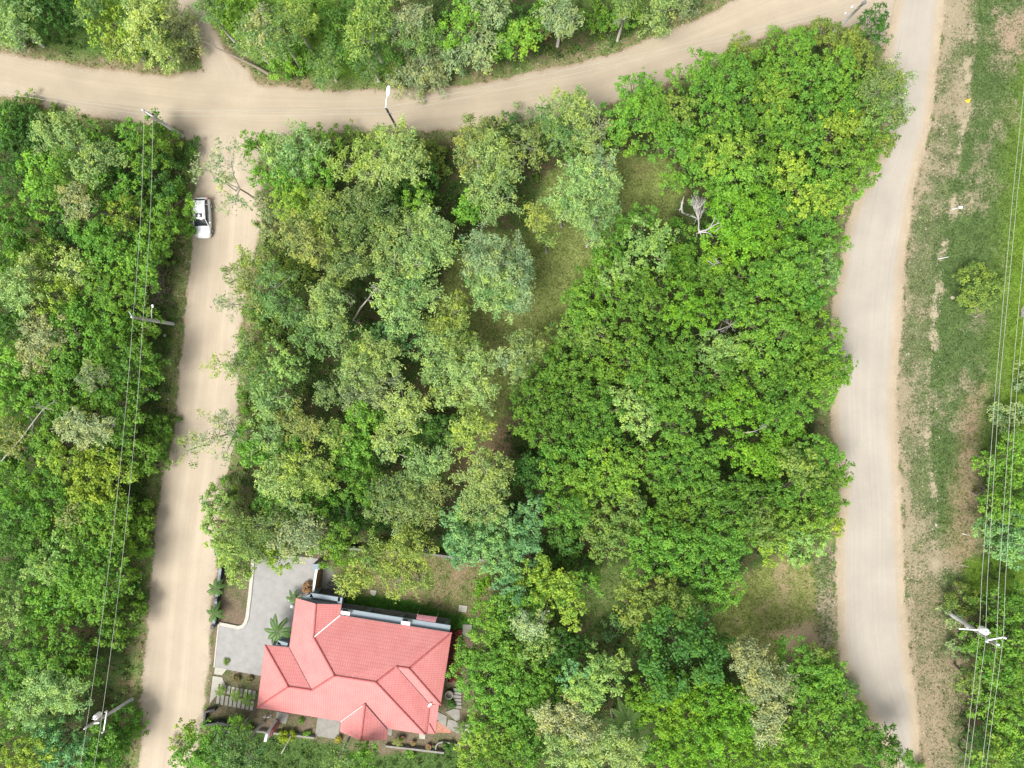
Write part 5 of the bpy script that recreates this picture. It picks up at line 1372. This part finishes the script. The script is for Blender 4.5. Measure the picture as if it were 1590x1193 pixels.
palm((346,1070), .75, .8, 10, 'small lime green palm over the striped path, leftmost of three', (.17,.29,.045))
palm((370,1076), .85, .9, 10, 'small lime green palm over the striped path, middle of three', (.17,.29,.045))
palm((388,1081), .95, 1.0, 11, 'small lime green palm over the striped path, rightmost of three', (.15,.28,.04))
palm((372,1112), .95, 1.0, 10, 'dark green palm below the striped path, left one', (.06,.14,.035))
palm((386,1117), .95, 1.0, 10, 'dark green palm below the striped path, right one', (.06,.14,.035))
palm((619,1148), .75, .8, 9, 'small yellowish palm beside the left flower pot', (.20,.24,.05))
palm((716,1124), .9, 1.1, 10, 'grey-green palm among the slabs right of the house', (.14,.20,.08))
palm((962,1083), 2.4, 5.6, 14, 'tall palm rising through the lower wood, upper one', (.13,.24,.06), 'palms in the lower wood')
palm((985,1122), 2.2, 5.4, 14, 'tall palm rising through the lower wood, lower one', (.14,.25,.07), 'palms in the lower wood')
palm((960,40), 1.1, 1.6, 9, 'spiky grey-green rosette in the grass beyond the upper road', (.16,.22,.12), 'rosette plants beyond the upper road', name='rosette_plant')

# ------------------------------------------------------------------ bare and dead wood
def wiggle(a, b, n, amp):
    a = Vector(a); b = Vector(b); L_ = (b-a).length
    pts = [a.lerp(b, k/n) for k in range(n+1)]
    for k in range(1, n): pts[k] += Vector((rnd.uniform(-1,1), rnd.uniform(-1,1), rnd.uniform(-.6,.6)))*amp*L_
    return pts
def twig_fan(mb, a, ends, r0, sub=3):
    for e_ in ends:
        pts = wiggle(a, e_, 4, .05); mb.tube(pts, [r0, r0*.8, r0*.6, r0*.42, r0*.25], 4, False)
        for _ in range(sub):
            k = rnd.randint(1,3); d = (pts[k+1]-pts[k]); L_ = (Vector(e_)-Vector(a)).length*rnd.uniform(.18,.4)
            d = d.normalized()*L_; ang = rnd.uniform(-.9,.9)
            q = pts[k] + Vector((d.x*math.cos(ang)-d.y*math.sin(ang), d.x*math.sin(ang)+d.y*math.cos(ang), d.z+rnd.uniform(0,.15)))
            mb.tube(wiggle(pts[k], q, 3, .06), [r0*.5, r0*.4, r0*.3, r0*.16], 4, False)
def Z7(x, y, z): return W(1040+x/13.26, 290+y/13.26, z*1.22)
b0 = Z7(690, 900, 0); o = empty('dead_tree', b0, 'leafless white tree spread in a gap of the right-hand wood', 'dead tree', 'dead and bare trees')
tr = MB(); tr.tube([b0, Z7(640,915,2.2), Z7(612,930,4.0)], [.2,.17,.15], 8); tr.build('trunk', M['dead_wood'], o, True, off=b0)
br = MB()
br.tube([Z7(612,930,4.0), Z7(590,860,4.6), Z7(598,760,5.2), Z7(592,690,5.7), Z7(545,650,5.9)], [0.088,0.082,0.068,0.061,0.041], 7)
br.tube([Z7(612,930,4.0), Z7(700,905,4.4), Z7(790,880,4.8), Z7(850,800,5.4), Z7(902,710,6.0), Z7(940,570,6.5)], [0.082,0.075,0.061,0.048,0.034,0.014], 6)
br.tube([Z7(790,880,4.8), Z7(900,800,5.3), Z7(985,760,5.6), Z7(1060,735,5.8)], [0.048,0.041,0.034,0.014], 5)
br.tube([Z7(985,760,5.6), Z7(1000,720,5.8), Z7(1020,660,6.0)], [0.031,0.020,0.010], 5)
br.tube([Z7(620,935,4.0), Z7(790,950,4.5), Z7(852,985,4.8), Z7(828,1060,5.0)], [0.068,0.054,0.041,0.014], 6)
br.tube([Z7(600,945,4.0), Z7(545,980,4.4), Z7(552,1085,4.9)], [0.061,0.048,0.014], 6)
br.tube([Z7(620,950,4.0), Z7(650,1000,4.3), Z7(688,1085,4.8)], [0.054,0.041,0.014], 6)
br.tube([Z7(950,920,4.6), Z7(1000,860,5.0), Z7(1085,800,5.3)], [0.034,0.034,0.014], 5)
br.tube([Z7(720,940,4.3), Z7(780,870,4.6)], [0.041,0.034], 5)
br.tube([Z7(592,690,5.7), Z7(560,590,5.9), Z7(540,480,6.2)], [.05,.04,.03], 6); br.tube([Z7(790,880,4.8), Z7(880,915,4.6), Z7(950,920,4.6)], [.04,.035,.03], 5)
twig_fan(br, Z7(592,690,5.7), [Z7(rnd.uniform(430,750), rnd.uniform(110,430), rnd.uniform(5.9,6.9)) for _ in range(13)], .024, 4)
twig_fan(br, Z7(545,650,5.9), [Z7(rnd.uniform(390,500), rnd.uniform(560,800), rnd.uniform(5.6,6.2)) for _ in range(7)], .022, 4)
twig_fan(br, Z7(540,480,6.2), [Z7(rnd.uniform(450,760), rnd.uniform(90,420), rnd.uniform(6.2,6.9)) for _ in range(9)], .02, 4)
br.build('branches', M['dead_wood'], o, True, off=b0)
b0 = Z7(370, 570, 0); o = empty('dead_tree', b0, 'small forked bleached snag, left of the larger leafless white tree', 'dead tree', 'dead and bare trees')
tr = MB(); tr.tube([b0, Z7(340,560,1.6), Z7(262,530,2.8), Z7(238,440,3.4), Z7(250,350,3.9), Z7(290,210,4.4)], [.12,.11,.12,.12,.09,.05], 7); tr.build('trunk', M['dead_wood'], o, True, off=b0)
br = MB(); br.tube([Z7(238,440,3.4), Z7(200,480,3.5), Z7(165,475,3.7)], [.08,.06,.03], 6); br.tube([Z7(215,460,3.5), Z7(195,520,3.6)], [.05,.02], 5)
br.tube([Z7(250,350,3.9), Z7(225,310,4.0)], [.05,.02], 5); br.tube([Z7(250,360,3.9), Z7(285,325,4.1)], [.05,.02], 5); br.build('branches', M['dead_wood'], o, True, off=b0)
def snag(pts, z0, z1, r, label, fan=6, fr=10, m='pale_bark'):
    r *= .72
    n_ = len(pts); b = W(*pts[0], 0)
    P = [W(px, py, z0+(z1-z0)*k/(n_-1)) for k, (px, py) in enumerate(pts)]; b = (P[0][0], P[0][1], 0)
    o = empty('dead_tree', b, label, 'dead tree', 'dead and bare trees')
    t_ = MB().tube([b]+P, [r*1.15]+[r*(1-.6*k/(n_-1)) for k in range(n_)], 7); t_.build('trunk', M[m], o, True, off=b)
    bm2 = MB(); ex, ey = pts[-1]
    twig_fan(bm2, P[-1], [W(ex+rnd.uniform(-fr,fr), ey+rnd.uniform(-fr,fr), z1+rnd.uniform(-.2,.8)) for _ in range(fan)], r*.45, 3)
    k = n_//2; twig_fan(bm2, P[k], [W(pts[k][0]+rnd.uniform(-fr,fr), pts[k][1]+rnd.uniform(-fr,fr), z1+.2) for _ in range(3)], r*.4, 2)
    bm2.build('branches', M[m], o, True, off=b)
snag([(549,497),(560,478),(571,465),(584,447)], 3.0, 7.2, .15, 'long bare pale trunk leaning in the left half of the middle wood')
snag([(533,450),(537,460),(545,472)], 5.5, 6.6, .07, 'short bare grey branch just left of the long leaning pale trunk', 3, 7)
snag([(1098,404),(1108,411),(1116,408)], 5.6, 6.8, .07, 'small bare twiggy tree below the leafless white tree', 8, 10, 'dead_wood')
snag([(1158,672),(1172,670),(1188,662)], 6.0, 7.4, .07, 'bare grey branches between the vivid green crowns near the right road', 10, 10)
snag([(1100,515),(1118,512),(1134,505)], 5.2, 6.8, .07, 'bare twigs showing in the right-hand wood above the dark gap', 9, 14)
snag([(1000,385),(1008,378),(995,373)], 4.6, 6.0, .06, 'thin bleached branch right of the grassy clearing', 4, 8)
snag([(978,430),(976,418),(982,410)], 4.6, 5.8, .06, 'thin bare stem in the bushes right of the grassy clearing', 4, 8)
snag([(762,708),(763,716),(761,722)], 2.5, 5.5, .11, 'pale broken stem above the blue-green tree', 5, 6)
snag([(2,716),(34,680),(52,655),(68,634)], 5.0, 7.6, .11, 'long pale bare branch near the left edge of the photo', 8, 22)
snag([(118,698),(140,672),(176,655)], 5.5, 7.4, .07, 'grey bare branch below the middle of the left wood', 6, 10)
snag([(96,516),(105,520),(117,516)], 3.5, 5.5, .09, 'brownish fan of bare branches in a dark gap of the left wood', 8, 12, 'bark')
snag([(605,75),(588,52),(580,40)], 3.0, 7.0, .09, 'crooked bare pale trunk beyond the upper road above the street lamp', 4, 9)
snag([(820,972),(835,970),(842,962)], 5.0, 6.6, .06, 'bare grey twigs in the trees right of the house', 8, 14)
snag([(437,1170),(444,1158),(452,1143)], .6, 2.2, .09, 'pale bare stick leaning below the yellow-green bush', 2, 4)
o = MB(); P = [W(312,62,1.6), W(335,74,1.3), W(352,82,1.0), W(377,94,.6), W(405,108,.35), W(418,116,.2)]
b0 = P[-1]; o.tube(P, [.05,.08,.11,.14,.16,.19], 8)
for k in (1,2,3): o.tube(wiggle(P[k], (P[k][0]+rnd.uniform(-1,1), P[k][1]+rnd.uniform(.5,1.3), P[k][2]+.5), 3, .1), [.06,.05,.03,.015], 5, False)
ob = o.build('fallen_log', M['bark'], smooth=True, off=(b0[0],b0[1],0)); ob.location = (b0[0],b0[1],0)
tag(ob, 'fallen dark tree trunk lying across the mouth of the side track', 'log')
c = W(250,445,0); br = MB()
for k in range(320):
    a = rnd.uniform(0,6.28); x = c[0]+rnd.gauss(0,.7); y = c[1]+rnd.gauss(0,1.6); l = rnd.uniform(.3,.9); z = rnd.uniform(.05,.55)
    br.tube([(x,y,z),(x+l*.5*math.cos(a),y+l*.5*math.sin(a),z+rnd.uniform(0,.15)),(x+l*math.cos(a+.3),y+l*math.sin(a+.3),z)], [.02,.018,.01], 4, False)
o = br.build('brush_pile', M['bark'], off=c); o.location = c; tag(o, 'brown heap of cut branches between the left wood and the left road', 'brush pile')

# ------------------------------------------------------------------ utility poles, lamps and wires
def pole_pts(base, top, z): return Vector(W(*base, 0)), Vector(W(*top, z))
def mk_pole(name, base, top, z, r, m, label, group, cat='utility pole'):
    a, b = pole_pts(base, top, z); o = empty(name, a, label, cat, group)
    MB().tube([a-Vector((0,0,.1)), a.lerp(b,.5), b], [r*1.3, r*1.05, r*.8], 12).build('pole', M[m], o, True, off=a); return o, a, b
def insul(o, p, a, m='white', r=.09, h=.28, name='insulator'):
    MB().lathe(p, [(r*.5,0),(r,.05),(r*.6,.1),(r,.15),(r*.6,.2),(r*.8,h),(r*.3,h+.04)], 10).build(name, M[m], o, True, off=a)
G1 = 'concrete utility poles along the left road'
o, a, b = mk_pole('utility_pole', (284,212), (223,172), 8.0, .15, 'pole', 'grey utility pole on the corner where the left road meets the upper road', G1)
insul(o, b, a); q = a.lerp(b,.80); insul(o, (q.x+.15,q.y+.15,q.z), a, 'dark'); q = a.lerp(b,.45); insul(o, (q.x+.1,q.y+.22,q.z), a, 'white', .11, .2, 'meter_box')
MB().box((b.x+.3,b.y-.2,b.z-.1), (1.3,.1,.1), -.57).build('bracket', M['steel'], o, off=a)
P1T = b
o, a, b = mk_pole('utility_pole', (268.5,503), (206,493), 8.0, .15, 'pole', 'grey utility pole with a short lamp arm, halfway down the left road', G1)
insul(o, b, a); q = a.lerp(b,.55); e = Vector(W(236.5,475.5,5.6)); q = Vector((q.x,q.y,q.z))
ar = MB().tube([q, q.lerp(e,.6)+Vector((0,0,.15)), e], .045, 8).build('lamp_arm', M['steel'], o, True, off=a)
MB().box((e.x,e.y,e.z-.05), (.16,.30,.09), .1).build('lamp_head', M['white'], ar, off=a)
MB().tube([b, b+Vector((-.35,.6,.1))], .03, 6).build('bracket', M['steel'], o, off=a); MB().tube([a.lerp(b,.74)+Vector((0,.15,0)), a.lerp(b,.74)+Vector((0,.15,.45))], .05, 6).build('insulator', M['dark'], o, off=a)
P2T = b
o, a, b = mk_pole('utility_pole', (205.5,1086), (133.5,1130), 8.0, .16, 'pole', 'grey utility pole carrying a small white transformer at the bottom left', G1)
insul(o, b, a); q = Vector(W(151,1112,7.2))
tf = MB().lathe((q.x,q.y,q.z-.45), [(.24,0),(.27,.08),(.27,.75),(.22,.85),(.08,.9)], 16).build('transformer', M['white'], o, True, off=a)
for s in (-.12,.12): MB().lathe((q.x+s,q.y,q.z+.42), [(.05,0),(.07,.06),(.04,.12),(.06,.18),(.02,.26)], 8).build('bushing', M['lamp'], tf, True, off=a)
q1 = Vector(W(166,1104,6.0)); q2 = Vector(W(161,1136,6.3)); MB().beam(q1, q2, .09, .1).build('crossarm', M['steel'], o, off=a)
insul(o, q2, a); insul(o, q1, a); MB().box(Vector(W(150,1123,7.0)), (.55,.12,.12), .1).build('bracket', M['white'], o, off=a)
P3T = b
o, a, b = mk_pole('street_lamp', (621,208), (599,167), 7.6, .12, 'darkpole', 'dark lamp pole with a long white arm and head over the upper road', 'lamp poles by the upper road', 'street lamp')
e = Vector(W(603,140,8.4)); ar = MB().tube([b, b+Vector((.12,.5,.45)), e.lerp(b,.3)+Vector((0,0,.15)), e], [.05,.045,.04,.04], 8).build('lamp_arm', M['white'], o, True, off=a)
MB().lathe((0,0,0), [(.05,-.5),(.17,-.3),(.21,0),(.16,.26),(.05,.36)], 14).build('lamp_head', M['lamp'], ar, True)
lh = [c_ for c_ in ar.children][0]; lh.rotation_euler = (math.radians(-90),0,math.radians(-5)); lh.location = e - a; lh.scale = (1,.5,1.25); lh.data.materials[0] = M['white']
MB().box((b.x,b.y,b.z-.1), (.3,.12,.18)).build('bracket', M['steel'], o, off=a); MB().beam(a.lerp(b,.80)+Vector((-.25,.05,0)), a.lerp(b,.80)+Vector((.3,-.05,0)), .08, .08).build('crossarm', M['darkpole'], o, off=a)
P4T = b
o, a, b = mk_pole('utility_pole', (1293,52), (1342,4), 8.0, .15, 'pole', 'grey utility pole at the bend where the upper road meets the right road', None)
MB().box((b.x,b.y,b.z-.05), (.36,.3,.34), .5).build('pole_box', M['darkpole'], o, off=a)
for t in (.62,.82): q = a.lerp(b,t); MB().beam(q, q+Vector((-.75,-.02,.2)), .06, .06).build('bracket', M['steel'], o, off=a); insul(o, q+Vector((-.78,0,.15)), a)
P5T = b
o, a, b = mk_pole('utility_pole', (1470,950), (1548,1000), 8.2, .17, 'pole', 'grey utility pole with white transformer and crossarms in the lower right trees', None)
q = Vector(W(1527.5,979.5,7.2)); MB().tube([Vector((q.x,q.y,q.z-.4)), Vector((q.x,q.y,q.z+.4))], [.34,.34], 16)
tf = MB().lathe((q.x,q.y,q.z-.5), [(.3,0),(.36,.1),(.36,.85),(.28,.96),(.1,1.02)], 18).build('transformer', M['white'], o, True, off=a)
for s in (-.16,.16): MB().lathe((q.x+s,q.y+.05,q.z+.5), [(.06,0),(.08,.07),(.04,.14),(.07,.2),(.02,.3)], 8).build('bushing', M['lamp'], tf, True, off=a)
q1 = Vector(W(1530,995,8.1)); q2 = Vector(W(1558,989.5,8.1)); MB().beam(q1, q2, .11, .12).build('crossarm', M['white'], o, off=a)
INS = []
for q_ in (q1+Vector((0,0,.06)), q2+Vector((0,0,.06)), b): insul(o, q_, a, 'white', .12, .28)
q3 = Vector(W(1489,976.5,4.6)); q4 = a.lerp(b,.6); MB().beam(q3, Vector(W(1519,978.5,5.4)), .09, .09).build('crossarm', M['steel'], o, off=a)
MB().tube([q1, q1.lerp(Vector(W(1556,1007,8)),.5)-Vector((0,0,.2)), Vector(W(1556,1007,8.0))], .02, 5).build('stay_wire', M['steel'], o, off=a)
q = a.lerp(b,.42); MB().box((q.x+.1,q.y-.15,q.z), (.3,.5,.3), -.5).build('meter_box', M['white'], o, off=a)
P6 = b
def wire(pts, label, group, sag=.35, r=.017, n=14):
    """power line: pts are photograph pixels with heights; sags between supports"""
    mbw = MB(); P = [Vector(W(px, py, z)) for px, py, z in pts]; out = []
    for A_, B_ in zip(P[:-1], P[1:]):
        for k in range(n):
            t = k/n; q = A_.lerp(B_, t); q.z -= sag*4*t*(1-t)*min(1,(B_-A_).length/40); out.append(q)
    out.append(P[-1]); off = out[0]
    mbw.tube(out, r, 5, False); o = mbw.build('power_line', M['wire'], smooth=True, off=off); o.location = off
    return tag(o, label, 'power line', group)
GW1 = 'power lines over the left wood'; GW2 = 'power lines over the upper road'; GW3 = 'power lines at the right edge'
wire([(223.5,172,8.0),(206.5,493,8.0),(134,1130,8.0),(110,1260,8.0)], 'pale wire over the left wood, the left one of the pair', GW1, .8)
wire([(237.5,180,7.4),(222,496,7.4),(158,1114,7.4),(132,1260,7.4)], 'pale wire over the left wood, the right one of the pair', GW1, .8)
wire([(-60,128,8.0),(223,172,8.0),(599,167,7.6),(1343,4,8.0),(1500,-60,8)], 'thin wire along the upper road, the upper one of the pair', GW2, .5, .014)
wire([(-60,134,7.4),(237,180,7.4),(604,176,7.0),(1336,12,7.4),(1480,-50,7.4)], 'thin wire along the upper road, the lower one of the pair', GW2, .5, .014)
for pts, t in (([(1598,60,8.2),(1573,300,8.2),(1546,600,8.2),(1524,905,8.2),(1521,980,8.2),(1497,1193,8.2),(1488,1270,8.2)],'leftmost'),
               ([(1607,60,8.2),(1580,300,8.2),(1552,600,8.2),(1533,905,8.2),(1530,995,8.2),(1504,1193,8.2),(1494,1270,8.2)],'second from the left'),
               ([(1625,60,8.2),(1596,320,8.2),(1571,600,8.2),(1551,905,8.2),(1547.5,1000,8.2),(1524,1193,8.2),(1514,1270,8.2)],'third from the left'),
               ([(1640,60,8.2),(1608,320,8.2),(1579,600,8.2),(1561,905,8.2),(1558,990,8.2),(1531,1193,8.2),(1521,1270,8.2)],'rightmost')):
    wire(pts, f'pale wire running down the right edge, {t} of the four', GW3, .0, .019, 4)

# ------------------------------------------------------------------ small things in the field
def stake(q, d, label, m='white', plate=True, L_=.9):
    p = W(*q, 0); o = empty('marker_post', p, label, 'marker post', 'marker posts in the field')
    e = Vector((p[0]+d[0], p[1]+d[1], .75)); MB().tube([p, e], .035, 6).build('post', M[m], o, True, off=p)
    if plate: MB().box((e.x,e.y,e.z), (.42,.26,.05), math.atan2(d[1],d[0])).build('plate', M['white'], o, off=p)
stake((1477,325.5), (.55,.05), 'tilted white marker post with a small plate in the upper field')
stake((1456,402.5), (.75,.1), 'bare white marker stake by the eroded line, without a plate', plate=False)
stake((1488,877), (.75,-.05), 'thin pale stake lying low on the dry grass near the lower right trees', 'pale_bark', False)
stake((1512,492), (.4,.05), 'short grey stick below the round shrub in the field', 'pale_bark', False)
stake((1494,829), (.3,0), 'tiny white peg on the dry patch beside the right-hand trees', plate=False)
p = W(1503,157,0); o = empty('marker_cone', p, 'small yellow cone-shaped marker in the upper field', 'marker')
MB().lathe(p, [(.22,0),(.22,.03),(.16,.04),(.03,.5),(.02,.52)], 14).build('cone', M['yellow'], o, True, off=p); MB().box((p[0]-.25,p[1]+.02,.03), (.3,.1,.04), .1).build('tag', M['yellow'], o, off=p)
c = W(1587,488,0); br = MB()
for k in range(60):
    a = rnd.uniform(0,6.28); l = rnd.uniform(.3,.9); br.tube(wiggle((c[0]+rnd.uniform(-.15,.15),c[1]+rnd.uniform(-.3,.3),.05),(c[0]+l*.7*math.cos(a),c[1]+l*1.1*math.sin(a),rnd.uniform(.4,1.2)),3,.08),[.035,.03,.02,.01],5,False)
o = br.build('bare_shrub', M['dead_wood'], off=c); o.location = c; tag(o, 'pinkish grey bare shrub cut by the right edge of the photo', 'shrub')
c = W(1530,762,0); br = MB()
for k in range(50):
    a = rnd.uniform(2.2,4.4); l = rnd.uniform(.4,1.1); br.tube(wiggle((c[0],c[1],.05),(c[0]+l*math.cos(a),c[1]+l*math.sin(a),rnd.uniform(.1,.7)),3,.08),[.03,.025,.02,.01],5,False)
o = br.build('bare_shrub', M['bark'], off=c); o.location = c; tag(o, 'brown bare twiggy shrub at the left foot of the right-hand trees', 'shrub')
def rock(q, R, label):
    p = W(*q,0); v = MB().lathe((0,0,0), [(R,0),(R*1.05,R*.35),(R*.75,R*.7),(R*.2,R*.85)], 7)
    v.v = [(x*rnd.uniform(.8,1.25), y*rnd.uniform(.8,1.25), z) for x,y,z in v.v]
    o = v.build('rock', M['rock']); o.location = (p[0],p[1],-.02); tag(o, label, 'rock', 'pale rocks beside the roads')
for q, R, t in (((937,160),.14,'left one of two pale stones on the lower edge of the upper road'),((943,156),.12,'right one of two pale stones on the lower edge of the upper road'),
                ((438,210),.22,'pale stone at the lower corner of the junction'),((256,521),.16,'pale stone below the mid-left utility pole'),
                ((1479,462),.22,'pale stone at the left foot of the round shrub'),((1453,815),.16,'pale stone on the eroded line level with the lower right trees'),
                ((1271,945),.15,'pale stone on the verge beside the lower right clearing')): rock(q, R, t)

# ------------------------------------------------------------------ white car
def CARP(x, y, z): return (x, y, z)
c0 = W(318.5, 341, 0); car = empty('parked_car', c0, 'white hatchback parked on the left side of the left road, partly under a wispy tree', 'car', rz=math.radians(2))
def loft(mb, secs, n_cap=True):
    """secs: list of rings (lists of points), same length"""
    base = len(mb.v); k = len(secs[0])
    for s_ in secs: mb.v += [tuple(p) for p in s_]
    for i in range(len(secs)-1):
        for j in range(k):
            mb.f.append((base+i*k+j, base+(i+1)*k+j, base+(i+1)*k+(j+1)%k, base+i*k+(j+1)%k)); mb.uv.append([(0,0)]*4)
    mb.f.append(tuple(base+j for j in range(k))); mb.uv.append([(0,0)]*k)
    e = base+(len(secs)-1)*k; mb.f.append(tuple(e+j for j in reversed(range(k)))); mb.uv.append([(0,0)]*k)
    return mb
def ring(y, hw, zb, zs, zt, crown):
    R_ = []
    for x, z in ((-.80,zb),(-.97,zb+.08),(-1.0,(zb+zs)/2),(-.985,zs-.08),(-.93,zs),(-.80,zt),(-.4,zt+crown),(0,zt+crown*1.2),(.4,zt+crown),(.80,zt),(.93,zs),(.985,zs-.08),(1.0,(zb+zs)/2),(.97,zb+.08),(.80,zb)):
        R_.append((x*hw, y, z))
    return R_
# nose points to -y (down in the photograph)
secs = [ring(-2.19,.50,.34,.55,.58,.01), ring(-2.12,.68,.27,.62,.66,.02), ring(-1.90,.82,.22,.70,.76,.03), ring(-1.5,.875,.2,.78,.86,.035), ring(-1.0,.885,.2,.86,.95,.04),
        ring(-.5,.885,.2,.90,.97,.02), ring(.6,.89,.2,.92,.97,.01), ring(1.5,.885,.2,.93,.98,.01), ring(1.95,.84,.24,.92,.98,.02), ring(2.14,.74,.3,.85,.93,.02), ring(2.2,.62,.36,.78,.84,.01)]
body = loft(MB(), secs).build('body', M['carpaint'], car, True)
def cab(y, hb, zb, ht, zt): return [(-hb,y,zb),(-(hb*.5+ht*.5)-.02,y,(zb+zt)/2),(-ht,y,zt-.04),(-ht*.8,y,zt),(0,y,zt+.02),(ht*.8,y,zt),(ht,y,zt-.04),(hb*.5+ht*.5+.02,y,(zb+zt)/2),(hb,y,zb)]
gh = [cab(-.98,.78,.93,.70,.96), cab(-.42,.80,.95,.62,1.36), cab(-.22,.80,.95,.61,1.45), cab(.5,.80,.96,.61,1.50), cab(1.35,.79,.96,.59,1.46), cab(1.72,.76,.97,.57,1.38), cab(2.05,.70,.97,.62,1.02)]
loft(MB(), gh).build('glasshouse', M['glass'], car, True)
def roofp(y, h, z): return [(-h,y,z-.02),(-h*.9,y,z+.025),(0,y,z+.045),(h*.9,y,z+.025),(h,y,z-.02)]
rp = MB(); rows = [roofp(-.28,.66,1.455), roofp(0,.67,1.49), roofp(.5,.675,1.51), roofp(1.2,.66,1.485), roofp(1.72,.63,1.40)]
for r1, r2 in zip(rows[:-1], rows[1:]):
    for k in range(4): rp.poly([r1[k], r1[k+1], r2[k+1], r2[k]])
ro = rp.build('roof', M['carpaint'], car, True)
sr = MB(); sr.poly([(-.38,-.12,1.522),(.38,-.12,1.522),(.38,.30,1.548),(-.38,.30,1.548)]); sr.build('sunroof', M['glass'], ro)
for s in (-1,1):
    MB().tube([(s*.60,-.10,1.50),(s*.585,.1,1.55),(s*.58,1.2,1.545),(s*.57,1.5,1.47)], .022, 6).build('roof_rail', M['steel'], ro, True)
    MB().tube([(s*.80,-1.0,.97),(s*.65,-.42,1.39),(s*.61,-.22,1.47)], .035, 6).build('pillar', M['carpaint'], car, True)
    MB().tube([(s*.81,.45,.96),(s*.62,.42,1.49)], .03, 6).build('pillar', M['dark'], car, True)
    MB().tube([(s*.78,1.35,.98),(s*.60,1.33,1.46)], .04, 6).build('pillar', M['carpaint'], car, True)
    MB().tube([(s*.72,2.05,1.0),(s*.57,1.68,1.40)], .04, 6).build('pillar', M['carpaint'], car, True)
    mi = MB().lathe((0,0,0), [(.05,-.11),(.09,-.07),(.10,.04),(.05,.10)], 10).build('wing_mirror', M['carpaint'], car, True)
    mi.location = (s*.99,-.62,.98); mi.rotation_euler = (0, math.radians(90), 0); mi.scale = (1,.7,1)
    hl = MB(); hl.poly([(s*.50,-2.08,.70),(s*.76,-1.98,.72),(s*.82,-1.62,.82),(s*.74,-1.72,.83),(s*.50,-1.98,.76)]); h_ = hl.build('headlight', M['lamp'], car); mo = h_.modifiers.new('t','SOLIDIFY'); mo.thickness = .04
    h_.location = (0,-.03,.02)
    MB().box((s*.76,2.06,.88), (.16,.2,.22), -s*.4).build('tail_light', M['redlamp'], car)
    MB().box((s*.89,-.1,.80), (.02,.16,.03)).build('door_handle', M['carpaint'], car); MB().box((s*.89,.85,.82), (.02,.16,.03)).build('door_handle', M['carpaint'], car)
    for y in (-1.38, 1.32):
        w_ = MB().lathe((0,0,0), [(.20,-.10),(.30,-.10),(.325,-.06),(.325,.06),(.30,.10),(.20,.10)], 24).build('wheel', M['rubber'], car, True)
        w_.location = (s*.80, y, .325); w_.rotation_euler = (0, math.radians(90), 0)
        MB().lathe((0,0,s*.085), [(.05,0),(.21,.0),(.22,.02),(.07,.03)], 20).build('rim', M['steel'], w_, True)
MB().box((0,-2.13,.42), (1.05,.10,.16)).build('grille', M['dark'], car); MB().box((0,-2.185,.42), (.42,.02,.11)).build('number_plate', M['white'], car)
MB().tube([(-.3,-1.02,.975),(.2,-.92,1.0)], .012, 4).build('wiper', M['dark'], car); MB().box((0,2.0,1.02),(1.1,.2,.03)).build('spoiler', M['carpaint'], car)
